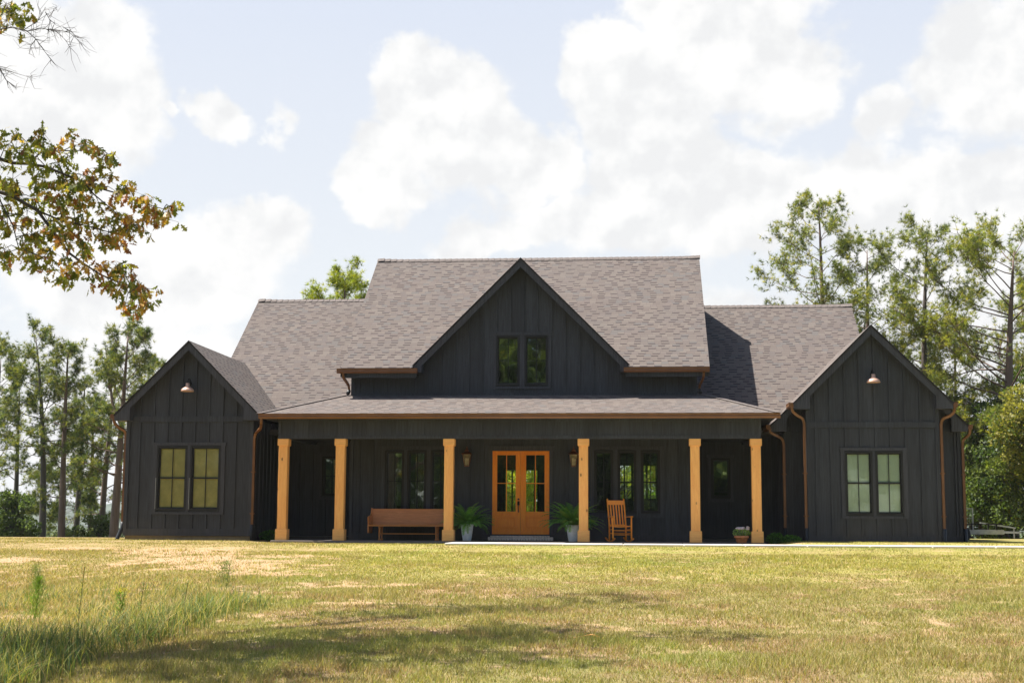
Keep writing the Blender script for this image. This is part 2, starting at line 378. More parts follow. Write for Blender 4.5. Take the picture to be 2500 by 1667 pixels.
# cloud brightness: crisp white billows with pale grey undersides
sh0 = noise(nt, dv.outputs[0], 6, 5, .55)
# billow relief: the same field sampled a little towards the sun is lower on the lit side of each puff
off = N(nt, 'ShaderNodeVectorMath', operation='ADD'); nt.links.new(mpn.outputs[0] if False else D, off.inputs[0]); off.inputs[1].default_value = (-.006, 0, .013)
r1 = noise(nt, D, 17, 6, .52); r2 = noise(nt, off.outputs[0], 17, 6, .52)
rel = math_(nt, 'MULTIPLY', math_(nt, 'SUBTRACT', r1, r2), 2.4)
sh = math_(nt, 'ADD', sh0, rel)
cw = ramp(nt, sh, [(.26, (.86,.865,.875)), (.40, (.905,.91,.915)), (.50, (.95,.95,.95)), (.66, (1.0,.995,.985))])
CLOUD_FRONT, CLOUD_REST = 4.15, 1.6
lev = N(nt, 'ShaderNodeMix', data_type='FLOAT'); nt.links.new(frontm, lev.inputs[0]); lev.inputs[2].default_value = CLOUD_REST; lev.inputs[3].default_value = CLOUD_FRONT
cs = N(nt, 'ShaderNodeVectorMath', operation='SCALE'); nt.links.new(cw, cs.inputs[0]); nt.links.new(lev.outputs[0], cs.inputs['Scale'])
# bright humid air between the clouds in the part of the sky above the house
air = mix(nt, 1.0, sky.outputs[0], (.75, .75, .75), 'MULTIPLY')
fa = math_(nt, 'MULTIPLY', frontm, .93)
fa = math_(nt, 'ADD', fa, .0)
blue = ramp(nt, sp.outputs[2], [(.0, (8.6/10,.875,.90)), (.16, (.85,.88,.915)), (.30, (.785,.83,.915)), (.42, (.70,.765,.91))])
bs = N(nt, 'ShaderNodeVectorMath', operation='SCALE'); nt.links.new(blue, bs.inputs[0]); bs.inputs['Scale'].default_value = 4.15
air2 = mix(nt, fa, air, bs.outputs[0])
fin = mix(nt, mask.outputs[0], air2, cs.outputs[0]); nt.links.new(fin, bg.inputs[0])
S.view_settings.view_transform = 'Standard'; S.view_settings.look = 'None'; S.view_settings.exposure = 1.3; S.view_settings.gamma = 1; S.view_settings.use_curve_mapping = False
S.cycles.max_bounces = 8; S.cycles.transparent_max_bounces = 16; S.cycles.caustics_reflective = False; S.cycles.caustics_refractive = False
S.cycles.sample_clamp_indirect = 6
# ================================================================== HOUSE
house = empty('farmhouse', (0,0,0), 0, 'charcoal board and batten farmhouse with brown shingle roofs, three front gables and a cedar porch', 'house')

def cut(iv, a, b):
    out = []
    for s, e in iv:
        if b <= s or a >= e: out.append((s, e))
        else:
            if a > s: out.append((s, a))
            if b < e: out.append((b, e))
    return out
def wall_front(name, y, x0, x1, z0, top, kinks=(), holes=(), trims=(), step=.4, off=0., bands=(), skirt=.2, mat_='siding', t=.15, label=None, corners=True, parent=None):
    """wall in the XZ plane with its face at y, real openings, boards joined under battens, corner boards, belt bands and a skirt board"""
    mb = MB()
    xs = sorted(set([x0, x1]+[k for k in kinks if x0 < k < x1]+[v for h in holes for v in h[:2] if x0 < v < x1]))
    for a, b in zip(xs, xs[1:]):
        mid = (a+b)/2; iv = [(z0, None)]
        hs = sorted([h for h in holes if h[0] < mid < h[1]], key=lambda h: h[2])
        z = z0; segs = []
        for h in hs: segs.append((z, h[2])); z = h[3]
        segs.append((z, None))
        for s, e in segs:
            ta, tb = (top(a+1e-6), top(b-1e-6)) if e is None else (e, e)
            if ta-s < 1e-4 and tb-s < 1e-4: continue
            mb.prism([(a,y,s),(b,y,s),(b,y,max(tb,s)),(a,y,max(ta,s))], (0,t,0))
    blk = [(a-.001, b+.001, c, d) for a, b, c, d in trims]
    zb = [(c, d) for c, d in bands]
    w = .052; x = x0+off
    while x < x1-.06:
        if x > x0+.06:
            tt = min(top(x-w/2), top(x+w/2))-.01
            iv = [(z0+(skirt or 0), tt)]
            for c, d in zb: iv = cut(iv, c, d)
            for a, b, c, d in blk:
                if x+w/2 > a and x-w/2 < b: iv = cut(iv, c, d)
            for s, e in iv:
                if e-s > .03: mb.box(x-w/2, x+w/2, y-.036, y+.005, s, e)
        x += step
    for c, d in zb: mb.box(x0+.002, x1-.002, y-.040, y+.004, c, d)
    if skirt: mb.box(x0-.006, x1+.006, y-.044, y+.004, z0, z0+skirt)
    if corners:
        for a, b in ((x0-.012, x0+.09), (x1-.09, x1+.012)):
            zt = min(top(min(max(a,x0),x1)), top(min(max(b,x0),x1)))-.02
            mb.box(a, b, y-.048, y+.006, z0+.0, zt)
    return mb.build(name, M[mat_], parent or house, label)
def wall_side(name, x, y0, y1, z0, z1, face=1, mat_='siding_shade', poly=None, label=None, step=.4, t=.12):
    mb = MB()
    P_ = poly or [(y0,z0),(y1,z0),(y1,z1),(y0,z1)]
    mb.prism([(x, a, b) for a, b in P_], (-t*face, 0, 0))
    def topz(yy):
        zs = []
        for (a, b), (c, d) in zip(P_, P_[1:]+P_[:1]):
            if a != c and min(a,c) <= yy <= max(a,c): zs.append(b+(d-b)*(yy-a)/(c-a))
        return min(zs), max(zs)
    yy = y0+step*.5
    while yy < y1-.1:
        lo, hi = topz(yy)
        mb.box(min(x, x+.02*face)-.001, max(x, x+.02*face), yy-.026, yy+.026, lo, hi-.03); yy += step
    return mb.build(name, M[mat_], house, label)

# ---- windows -------------------------------------------------------
def window(x0, x1, z0, z1, y, blind=None, label=None, glass='glass', grid=True, meet=False, frame='black', deep=.05, glint=False):
    o = MB(); b = .05
    f0, f1 = y-.055, y+deep+.05
    o.box(x0, x0+b, f0, f1, z0, z1); o.box(x1-b, x1, f0, f1, z0, z1); o.box(x0+b, x1-b, f0, f1, z0, z0+b); o.box(x0+b, x1-b, f0, f1, z1-b, z1)
    # sash rails stand a little behind the frame
    s = .03; a0, a1, c0, c1 = x0+b, x1-b, z0+b, z1-b; g0, g1 = y+.012, y+deep+.03
    o.box(a0, a0+s, g0, g1, c0, c1); o.box(a1-s, a1, g0, g1, c0, c1); o.box(a0+s, a1-s, g0, g1, c0, c0+s); o.box(a0+s, a1-s, g0, g1, c1-s, c1)
    zm = (z0+z1)/2
    if meet: o.box(a0+s, a1-s, g0-.012, g1, zm-.022, zm+.022)
    w = o.build('window', M[frame], house, label)
    if grid:
        q = MB(); xm = (x0+x1)/2
        q.box(xm-.009, xm+.009, y+.02, y+.044, c0+s, c1-s)
        if not meet: q.box(a0+s, a1-s, y+.022, y+.042, zm-.009, zm+.009)
        q.build('muntin', M[frame], w)
    p = MB(); p.box(a0+s-.004, a1-s+.004, y+deep, y+deep+.008, c0+s-.004, c1-s+.004); p.build('pane', M[glass], w)
    if blind:
        q = MB(); n = 10; zt, zb_ = c1, c0
        # cloth shade: gently rippled sheet, a few mm thick
        vs = []; fs = []; nx, nz = 14, 18
        for k in range(2):
            for j in range(nz+1):
                for i in range(nx+1):
                    xx = a0-.02+(a1-a0+.04)*i/nx; zz = zb_-.02+(zt-zb_+.04)*j/nz
                    vs.append((xx, y+deep+.022+k*.004+.006*math.sin(xx*21+zz*4)+.004*math.sin(zz*13), zz))
        m = (nx+1)*(nz+1)
        for k in range(2):
            for j in range(nz):
                for i in range(nx):
                    a = k*m+j*(nx+1)+i; fs.append((a, a+1, a+nx+2, a+nx+1))
        q.add(vs, fs, 0, True); q.build('shade', M[blind], w)
    if glint:
        q = MB(); q.box(x0-.012, x0-.002, y-.06, y-.052, z0+.03, zm); q.build('glint_strip', M['steel'], w)  # thin steel strip standing in for a bright glint beside the frame
    return w
def trim_rect(x0, x1, z0, z1, y, holes, w=.09, mat_='trim', sill=True, label=None):
    """flat casing boards round one or several openings"""
    mb = MB(); d0, d1 = y-.044, y+.003
    mb.box(x0-.02, x1+.02, d0-.006, d1, z1-w, z1)
    mb.box(x0, x1, d0-.004, d1, z0, z0+w*.8)
    hs = sorted(holes); edges = [x0]+[v for h in hs for v in h[:2]]+[x1]
    for a, b in zip(edges[0::2], edges[1::2]):
        if b-a > .01: mb.box(a, b, d0, d1, z0+w*.8, z1-w)
    return mb.build('window_trim', M[mat_], house, label)

# ---- walls ---------------------------------------------------------
# central bay: ground floor behind the porch, then the gable and its low shoulders above the porch roof, one plane at y = 2.1
DOOR = (-.99, .65, .12, 2.55)
TL = [(-4.10,-3.54,.79,2.56), (-3.45,-2.89,.79,2.56), (-2.77,-2.21,.79,2.56)]
TR = [(1.92,2.47,.79,2.56), (2.59,3.12,.79,2.56), (3.25,3.79,.79,2.56)]
wall_front('wall', 2.1, -5.12, 4.85, .0, lambda x: 3.05, holes=[DOOR]+TL+TR, trims=[(-4.22,-2.09,.67,2.68),(1.80,3.91,.67,2.68),(-1.12,.78,0,2.74)], off=.27, skirt=.18, mat_='siding_shade', label='dark porch wall with the front door and two triple windows')
mb = MB()
mb.box(-1.08, DOOR[0], 2.05, 2.16, .12, 2.62); mb.box(DOOR[1], .74, 2.05, 2.16, .12, 2.62); mb.box(-1.10, .76, 2.045, 2.16, 2.55, 2.66); mb.box(-1.13, .79, 2.04, 2.12, 2.66, 2.70)
mb.build('door_frame', M['trim'], house)
GH = [(-.90,-.21,4.43,5.88), (-.08,.61,4.43,5.88)]
GAX, GAZ = -.17, 8.0            # underside apex of the central gable
def gtop(x):
    return max(4.80, GAZ-.06-abs(x-GAX))
wall_front('wall', 2.1, -5.12, 4.85, 4.02, gtop, kinks=[GAX, GAX-3.14, GAX+3.14], holes=GH, trims=[(-.97,.69,4.33,5.97)], off=.22, skirt=.2, mat_='siding', label='upper gable wall with the paired window')
trim_rect(-.97, .69, 4.33, 5.97, 2.1, GH, .08)
for h in GH: window(*h, 2.1, None, glass='glass_upper', frame='black')
trim_rect(-4.22, -2.09, .67, 2.68, 2.1, TL); trim_rect(1.80, 3.91, .67, 2.68, 2.1, TR)
for h in TL: window(*h, 2.1, None, 'tall porch window behind the pew' if h is TL[1] else None)
for h in TR: window(*h, 2.1, None)
# recessed side walls at y = 3.6
SL, SR = (-6.27,-5.69,1.27,2.45), (5.30,5.86,1.24,2.41)
wall_front('wall', 3.6, -7.57, -5.10, -.02, lambda x: 3.3, holes=[SL], trims=[(-6.36,-5.60,1.17,2.55)], off=.2, skirt=.15, mat_='siding_shade', corners=False)
wall_front('wall', 3.6, 4.83, 7.30, -.02, lambda x: 3.3, holes=[SR], trims=[(5.21,5.95,1.14,2.51)], off=.25, skirt=.15, mat_='siding_shade', corners=False)
trim_rect(-6.36, -5.60, 1.17, 2.55, 3.6, [SL], .08); trim_rect(5.21, 5.95, 1.14, 2.51, 3.6, [SR], .08)
window(*SL, 3.6, None); window(*SR, 3.6, None, grid=False)
wall_side('wall', -5.12, 2.26, 3.6, 0, 3.3, -1); wall_side('wall', 4.85, 2.26, 3.6, 0, 3.3, 1)
# upper side walls of the central mass, rising out of the side roofs to the rake soffit
for x, f in ((-5.12, -1), (4.85, 1)):
    wall_side('wall', x, 2.26, 12.3, 3.3, 8, f, 'siding', poly=[(2.26,3.3),(12.3,3.3),(12.3,4.9),(7.2,8.83),(2.26,5.12)])
# left wing
LWX, LWZ = -9.42, 5.46
lt = lambda x: max(3.38, LWZ-.06-abs(x-LWX))
LW = [(-10.29,-9.44+.04,.81,2.60), (-9.32,-8.50,.81,2.60)]
LW = [(-10.30,-9.43,.81,2.60), (-9.34,-8.47,.81,2.60)]
wall_front('wall', .5, -11.20, -7.57, .10, lambda x: LWZ-.05-abs(x-LWX), kinks=[LWX], holes=LW, trims=[(-10.42,-8.35,.69,2.70)], off=.01+.36, step=.395, bands=[(3.27,3.44)], label='left wing gable wall')
trim_rect(-10.42, -8.35, .69, 2.70, .5, LW, .085)
for h in LW: window(*h, .5, 'blind_olive', 'double hung window with an olive cloth shade', 'wing_glass', meet=True, glint=True)
wall_side('wall', -7.57, .66, 3.6, .0, 3.35, 1); wall_side('wall', -11.20, .66, 12.3, .1, 3.5, -1, 'siding')
mb = MB(); mb.box(-11.17, -7.60, .53, .7, -.5, .10); mb.build('foundation', M['foundation'], house)
# right wing: narrow front gable, with the wider gable behind it
RWX, RWZ = 9.5, 5.82
RW = [(8.74,9.48,.76,2.47), (9.55,10.29,.76,2.47)]
wall_front('wall', .7, 7.74, 11.27, .02, lambda x: RWZ-.05-abs(x-RWX), kinks=[RWX], holes=RW, trims=[(8.64,10.41,.66,2.57)], off=.25, step=.40, bands=[(3.11,3.27)], skirt=.17, label='right wing gable wall')
trim_rect(8.64, 10.41, .66, 2.57, .7, RW, .085)
for h in RW: window(*h, .7, 'blind_pale', 'double hung window with a pale shade', 'wing_glass', meet=True, grid=True)
wall_side('wall', 7.74, .86, 1.5, 0, 3.9, -1); wall_side('wall', 11.27, .86, 1.5, 0, 3.9, 1)
wall_front('wall', 1.5, 7.22, 12.0, .02, lambda x: RWZ-.05-abs(x-RWX), kinks=[RWX], off=.24, bands=[(3.04,3.2)], skirt=.17, label='set back gable wall of the right wing')
wall_side('wall', 7.22, 1.66, 3.6, 0, 3.4, -1); wall_side('wall', 12.0, 1.66, 12.3, 0, 3.3, 1, 'siding')
# back wall with the glazed back door and a wide window
wall_front('wall', 12.3, -11.2, 12.0, -1.5, lambda x: 3.3, holes=[(-1.62,-.33,.1,2.45),(2.18,3.88,1.3,2.62)], off=.3, label='back wall')
BD = window(-1.62, -.33, .1, 2.45, 12.3, None, 'glazed back door seen through the house', grid=False)
window(2.18, 3.02, 1.3, 2.62, 12.3, None, 'back window seen through the porch windows', meet=True); window(3.04, 3.88, 1.3, 2.62, 12.3, None, 'back window seen through the porch windows', meet=True)
# rooms: floor, ceiling, partitions
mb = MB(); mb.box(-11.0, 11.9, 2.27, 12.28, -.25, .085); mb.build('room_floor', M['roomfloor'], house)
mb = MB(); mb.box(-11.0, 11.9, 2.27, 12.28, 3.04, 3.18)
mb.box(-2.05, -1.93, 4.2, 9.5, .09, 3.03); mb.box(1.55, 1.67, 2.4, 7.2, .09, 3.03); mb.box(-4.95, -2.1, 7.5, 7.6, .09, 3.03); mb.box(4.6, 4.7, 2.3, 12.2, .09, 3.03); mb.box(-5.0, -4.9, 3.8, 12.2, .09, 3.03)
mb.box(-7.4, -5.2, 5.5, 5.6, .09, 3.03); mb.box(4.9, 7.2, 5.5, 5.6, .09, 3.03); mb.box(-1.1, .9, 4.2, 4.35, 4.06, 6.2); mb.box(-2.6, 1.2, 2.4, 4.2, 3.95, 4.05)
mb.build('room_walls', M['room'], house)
# linen drapes standing inside the left triple window and side window
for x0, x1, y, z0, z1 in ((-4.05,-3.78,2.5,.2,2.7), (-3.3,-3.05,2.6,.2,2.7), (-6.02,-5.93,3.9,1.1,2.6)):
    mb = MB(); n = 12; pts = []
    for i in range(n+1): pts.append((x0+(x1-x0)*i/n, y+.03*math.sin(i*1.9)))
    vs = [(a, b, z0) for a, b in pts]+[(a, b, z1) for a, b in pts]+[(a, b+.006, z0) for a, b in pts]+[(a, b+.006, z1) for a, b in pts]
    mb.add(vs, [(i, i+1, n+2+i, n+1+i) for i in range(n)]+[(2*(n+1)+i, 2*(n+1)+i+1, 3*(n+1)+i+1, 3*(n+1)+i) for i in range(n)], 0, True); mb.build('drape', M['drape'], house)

# ---- roofs ---------------------------------------------------------
def slab(name, poly, e, s_, o_, t=.07, label=None, mats=None):
    """poly: planar outline, top surface; e = unit vector along the eave, s_ = unit vector up the slope, o_ = uv origin"""
    mb = MB(); poly = [Vector(p) for p in poly]; n = len(poly); d = Vector((0,0,-t))
    nrm = sum((a.cross(b) for a, b in zip(poly, poly[1:]+poly[:1])), Vector())
    if nrm.z < 0: poly = poly[::-1]
    # ridges sag and kick a few mm as built
    vs = poly+[p+d for p in poly]
    mb.add(vs, [tuple(range(n))], 0); b = 0
    for f in [tuple(range(2*n-1, n-1, -1))]+[(i, i+n, (i+1) % n+n, (i+1) % n) for i in range(n)]:
        mb.f.append(list(f)); mb.mi.append(1); mb.smooth.append(False); mb.col.append(None)
    e, s_, o_ = Vector(e), Vector(s_).normalized(), Vector(o_)
    mb.uv[0] = [((p-o_).dot(e)+50, (p-o_).dot(s_)+14.3) for p in poly]
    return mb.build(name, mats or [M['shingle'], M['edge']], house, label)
EY = (1,0,0)
# porch roof, low pitch .28, hipped at both ends
GZ = 3.44
PR = [(-7.16,-.52,GZ-.01),(6.90,-.52,GZ-.01),(4.99,2.12,GZ-.01+.28*2.64),(-5.27,2.12,GZ-.01+.28*2.64)]
sl = lambda k: (0, 1, k)
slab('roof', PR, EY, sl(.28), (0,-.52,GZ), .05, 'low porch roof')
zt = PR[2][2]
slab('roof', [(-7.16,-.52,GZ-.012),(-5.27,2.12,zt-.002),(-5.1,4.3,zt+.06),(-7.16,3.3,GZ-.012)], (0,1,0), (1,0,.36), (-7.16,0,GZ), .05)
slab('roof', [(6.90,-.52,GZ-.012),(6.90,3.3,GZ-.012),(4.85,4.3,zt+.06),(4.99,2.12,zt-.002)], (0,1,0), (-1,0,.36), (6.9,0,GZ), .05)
# hip caps
for a, b in (((-7.16,-.52,GZ-.004),(-5.27,2.12,zt+.006)), ((6.90,-.52,GZ-.004),(4.99,2.12,zt+.006))):
    mb = MB(); mb.bar(a, b, .22, .014, (0,0,1)); mb.build('hip_cap', M['cap'], house)
P9 = .75
def mainroof(x0, x1, ye, ze, yr, label, notch=None):
    zr = ze+P9*(yr-ye); K = .05
    nx = 8; xs = [x0+(x1-x0)*i/nx for i in range(nx+1)]
    top = [(x, yr, zr) for x in xs]
    if notch:      # the front slope is open where the central gable's roof meets it in two valleys
        ax, az = notch; hw = az-.06-ze; yv = ye+hw/P9
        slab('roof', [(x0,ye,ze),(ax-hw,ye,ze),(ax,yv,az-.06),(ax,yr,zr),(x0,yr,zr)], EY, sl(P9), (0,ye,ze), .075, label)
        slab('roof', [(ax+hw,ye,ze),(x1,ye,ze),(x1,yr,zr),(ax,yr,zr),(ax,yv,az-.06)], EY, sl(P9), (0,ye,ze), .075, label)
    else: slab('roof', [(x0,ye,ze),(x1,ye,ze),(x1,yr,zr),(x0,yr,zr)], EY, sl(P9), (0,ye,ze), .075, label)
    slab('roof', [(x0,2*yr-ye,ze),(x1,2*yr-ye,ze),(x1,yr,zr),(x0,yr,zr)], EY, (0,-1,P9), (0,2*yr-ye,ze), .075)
    mb = MB()   # ridge cap of overlapping shingles, kicked up at the gable ends
    n = max(4, int((x1-x0)/.2))
    for i in range(n):
        a, b = x0+(x1-x0)*i/n, x0+(x1-x0)*(i+1)/n+.03
        edge = min(a-x0, x1-a); k = .035*max(0, 1-edge/.9)**2
        for s in (1, -1):
            mb.add([(a,yr,zr+.012+k),(b,yr,zr+.030+k),(b,yr+s*.15,zr+.030-.15*P9+k),(a,yr+s*.15,zr+.012-.15*P9+k)], [(0,1,2,3) if s < 0 else (3,2,1,0)])
    mb.build('ridge_cap', M['cap'], house)
    return zr
def rake(x, yf, zf, yb, zb, h=.22, t=.035, name='rake_board', side=1):
    mb = MB(); mb.prism([(x,yf,zf-.02),(x,yb,zb-.02),(x,yb,zb-.02-h),(x,yf,zf-.02-h)], (t*side,0,0)); return mb.build(name, M['trim'], house)
zl = mainroof(-9.98, -5.0, 3.2, 3.42, 9.52, 'left main roof')
zc = mainroof(-5.36, 5.20, 1.6, 4.90, 7.2, 'tall central roof', (GAX, 8.10))
zr_ = mainroof(4.8, 10.28, 3.2, 3.42, 8.97, 'right main roof in part shade')
for x, yf, zf, yr, zr, s in ((-9.98,3.2,3.42,9.52,zl,1),(10.28,3.2,3.42,8.97,zr_,-1),(-5.36,1.6,4.9,7.2,zc,1),(5.20,1.6,4.9,7.2,zc,-1)):
    rake(x, yf, zf-.06, yr, zr-.06, .18, .03, side=s); rake(x, 2*yr-yf, zf-.06, yr, zr-.06, .18, .03, side=s)
for x, f, yr, zr in ((-9.72,-1,9.52,zl),(10.05,1,8.97,zr_)):
    wall_side('wall', x, 3.6, 12.3, 3.1, 8, f, 'siding', poly=[(3.6,3.0),(12.3,3.0),(min(12.3,2*yr-3.6),zr-P9*(yr-3.6) if 2*yr-3.6 <= 12.3 else zr-P9*(12.3-yr)),(yr,zr-.1),(3.6,zr-.1-P9*(yr-3.6))])
def gable_roof(ax, az, half, yf, yb, xs=(-1,1), bh=.17, boxw=.44, wally=None, label=None, drop=.0, boards=True):
    """12 in 12 gable roof running back from yf, with rake boards and box returns"""
    for s in xs:
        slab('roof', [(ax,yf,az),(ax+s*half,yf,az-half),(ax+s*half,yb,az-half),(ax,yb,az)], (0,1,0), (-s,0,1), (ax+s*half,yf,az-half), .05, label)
        if boards:
            mb = MB(); g = .052
            P0 = (ax, az-g); P1 = (ax+s*(half-.012), az-half+.012-g); q = bh*1.32
            # board from apex to the eave, lower edge parallel to the slope
            mb.prism([(P0[0],yf+.03,P0[1]),(P1[0],yf+.03,P1[1]),(P1[0],yf+.03,P1[1]-.10),(P1[0]-s*boxw*.62,yf+.03,P1[1]-.10+boxw*.62-q+.10) ,(P0[0],yf+.03,P0[1]-q)], (0,.04,0))
            # box return
            xo = P1[0]; zo = P1[1]
            mb.prism([(xo,yf+.026,zo-.0),(xo-s*boxw,yf+.026,zo+boxw*.98-.02),(xo-s*boxw,yf+.026,zo-.13),(xo,yf+.026,zo-.13)], (0,(wally or yf+.3)-yf-.02,0))
            mb.build('rake_board', M['trim'], house)
            mb = MB(); # soffit
            mb.prism([(ax,yf+.07,az-.052),(ax+s*half*.985,yf+.07,az-.052-half*.985),(ax+s*half*.985,yf+.07,az-.09-half*.985),(ax,yf+.07,az-.09)], (0,(wally or yf+.3)-yf-.06,0))
            mb.build('soffit', M['siding_shade'], house)
gable_roof(GAX, 8.10, 3.16, 1.68, 6.1, wally=2.1, label='steep central gable roof', boxw=.30)
gable_roof(LWX, 5.55, 2.08, .18, 12.5, wally=.5, label='left wing roof')
gable_roof(RWX, 5.90, 2.13, .40, 2.0, wally=.7, label='right wing front roof')
gable_roof(RWX, 5.895, 2.68, 1.20, 12.5, wally=1.5, label='right wing roof')
# porch beam, ceiling, soffits
mb = MB()
mb.box(-6.67, 6.43, -.13, .13, 2.79, 3.40)
mb.box(-6.68, 6.44, -.155, .15, 2.765, 2.86)
mb.box(-6.69, -6.60, -.15, -.12, 2.86, 3.30); mb.box(6.36, 6.45, -.15, -.12, 2.86, 3.30)
x = -6.27
while x < 6.3: mb.box(x-.026, x+.026, -.148, -.12, 2.86, 3.25); x += .4
mb.box(-6.60, 6.36, -.146, -.12, 3.23, 3.39)
mb.box(-6.67, -6.45, .13, 3.55, 2.79, 3.40); mb.box(6.21, 6.43, .13, 3.55, 2.79, 3.40)
mb.build('porch_beam', M['siding'], house, 'dark battened beam carried by the cedar posts')
mb = MB(); mb.box(-6.45, 6.21, .13, 3.58, 2.90, 2.96); mb.box(-7.08, 6.82, -.45, -.13, 3.30, 3.34); mb.box(-7.08, -6.67, -.13, 3.58, 3.30, 3.34); mb.box(6.43, 6.82, -.13, 3.58, 3.30, 3.34)
mb.build('porch_ceiling', M['siding_shade'], house)
mb = MB(); mb.box(-5.3, -3.2, 1.66, 2.1, 4.66, 4.70); mb.box(2.9, 5.05, 1.66, 2.1, 4.66, 4.70); mb.box(-5.33, -3.15, 1.62, 1.66, 4.62, 4.83); mb.box(2.85, 5.17, 1.62, 1.66, 4.62, 4.83)
mb.box(-5.1, 4.83, 1.98, 2.1, 4.05, 4.20)
mb.build('soffit', M['siding_shade'], house)
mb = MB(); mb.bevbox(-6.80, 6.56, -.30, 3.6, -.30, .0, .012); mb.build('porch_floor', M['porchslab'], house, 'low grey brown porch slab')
# brick doorstep: rowlock course laid brick by brick
step = MB()
step.box(-1.06, .72, 1.83, 2.1, .0, .055); step.build('doorstep', M['mortar'], house)
ds = [o for o in house.children if o.name.startswith('doorstep')][0]
mb = MB(); x = -1.075
while x < .70:
    w = .066; mb.bevbox(x, x+w, 1.80, 2.06, .012, .105, .006); x += w+.011
x = -1.02
while x < .66: mb.bevbox(x, x+.066, 1.9, 2.12, .108, .14, .005); x += .077
mb.build('brick', M['mortar_brick'], ds)

# ---- posts ---------------------------------------------------------
def post(x):
    mb = MB(); mb.bevbox(x-.123, x+.123, -.123, .123, .30, 2.60, .008); p = mb.build('porch_post', M['cedar'], house)
    mb = MB(); mb.bevbox(x-.155, x+.155, -.155, .155, 2.575, 2.767, .01); mb.build('capital', M['cedar_x'], p)
    mb = MB(); mb.bevbox(x-.16, x+.16, -.16, .16, .002, .31, .01); mb.build('base_block', M['cedar_x'], p)
    return p
for i, x in enumerate((-6.55, -4.96, -1.96, 1.70, 4.69, 6.31)): post(x)

# ---- gutters and downspouts ---------------------------------------
GP = [(0,0),(-.095,0),(-.128,.045),(-.118,.085),(-.130,.118),(-.130,.135),(-.118,.135),(-.105,.09),(-.112,.05),(-.09,.012),(-.012,.012),(-.012,.13),(0,.13)]
def gutter_x(x0, x1, y, z):
    mb = MB(); mb.prism([(x0, y+a, z+b) for a, b in GP], (x1-x0,0,0)); mb.prism([(x0-.006,y+a,z+b) for a, b in GP[:6]+[(0,.135)]], (.008,0,0)); mb.prism([(x1-.002,y+a,z+b) for a, b in GP[:6]+[(0,.135)]], (.008,0,0))
    return mb.build('gutter', M['copper'], house)
def gutter_y(y0, y1, x, z, s):
    mb = MB(); mb.prism([(x+s*(-a), y0, z+b) for a, b in GP], (0,y1-y0,0)); mb.prism([(x+s*(-a), y0-.006, z+b) for a, b in GP[:6]+[(0,.135)]], (0,.008,0))
    return mb.build('gutter', M['copper'], house)
gutter_x(-7.14, 6.92, -.47, 3.285)
gutter_x(-5.45, -3.12, 1.62, 4.745); gutter_x(2.79, 5.19, 1.62, 4.745)
gutter_y(.22, 3.0, LWX-2.07, 3.34, -1); gutter_y(.42, 1.15, RWX-2.12, 3.64, -1); gutter_y(.42, 1.15, RWX+2.12, 3.64, 1)
gutter_y(1.22, 3.0, RWX-2.67, 3.09, -1); gutter_y(1.22, 12, RWX+2.67, 3.09, 1)
def spout(pts, boot, r=.048):
    # bends rounded by a short chamfer
    V_ = [Vector(p) for p in pts]; q = [V_[0]]
    for a, b, c in zip(V_, V_[1:], V_[2:]):
        d = min(.06, (a-b).length*.4, (c-b).length*.4)
        q += [b+(a-b).normalized()*d, b*1.0+((a-b).normalized()+(c-b).normalized())*d*.28, b+(c-b).normalized()*d]
    q.append(V_[-1])
    mb = MB(); mb.tube(q, r, 4, smooth=False)
    e = V_[-1]
    for zz in (.35, 1.5):
        if e.z+zz < V_[-2].z-.1: mb.box(e.x-.062, e.x+.062, e.y-.045, e.y+.045, e.z+zz, e.z+zz+.03)
    o = mb.build('downspout', M['copper'], house)
    mb = MB(); mb.tube([Vector(p) for p in boot], .056, 8); mb.build('drain_boot', M['boot'], o)
spout([(-7.08,-.52,3.30),(-7.08,-.50,3.17),(-7.2,-.1,3.06),(-7.46,.38,2.97),(-7.52,.44,2.84),(-7.52,.44,.36)], [(-7.52,.44,.42),(-7.52,.43,.2),(-7.50,.40,-.08)])
spout([(-11.53,.30,3.36),(-11.52,.32,3.22),(-11.40,.42,3.10),(-11.26,.50,3.02),(-11.25,.52,2.86),(-11.25,.52,.42)], [(-11.25,.52,.48),(-11.25,.52,.32),(-11.33,.42,.05),(-11.36,.38,-.1)])
spout([(6.82,1.25,3.12),(6.83,1.28,3.02),(7.0,1.33,2.94),(7.16,1.42,2.86),(7.20,1.44,2.72),(7.20,1.44,.36)], [(7.20,1.44,.40),(7.20,1.44,.1),(7.21,1.40,-.08)])
spout([(7.33,.45,3.66),(7.35,.46,3.54),(7.48,.56,3.44),(7.64,.62,3.37),(7.68,.64,3.22),(7.68,.64,.36)], [(7.68,.64,.40),(7.68,.64,.1),(7.68,.60,-.08)])
spout([(11.66,.45,3.66),(11.65,.46,3.52),(11.55,.55,3.42),(11.36,.62,3.35),(11.32,.64,3.2),(11.32,.64,.36)], [(11.32,.64,.40),(11.32,.64,.1),(11.32,.60,-.08)])
spout([(12.22,1.25,3.12),(12.22,1.28,2.98),(12.15,1.35,2.90),(12.07,1.42,2.84),(12.05,1.44,2.7),(12.05,1.44,.36)], [(12.05,1.44,.40),(12.05,1.44,.1),(12.05,1.40,-.08)])
spout([(-5.27,1.56,4.76),(-5.27,1.58,4.62),(-5.21,1.82,4.50),(-5.19,2.02,4.42),(-5.19,2.05,4.28)], [(-5.19,2.05,4.29),(-5.21,1.98,4.19)], .045)
spout([(5.03,1.56,4.76),(5.03,1.58,4.62),(4.98,1.82,4.50),(4.93,2.02,4.42),(4.93,2.05,4.28)], [(4.93,2.05,4.29),(4.95,1.98,4.19)], .045)

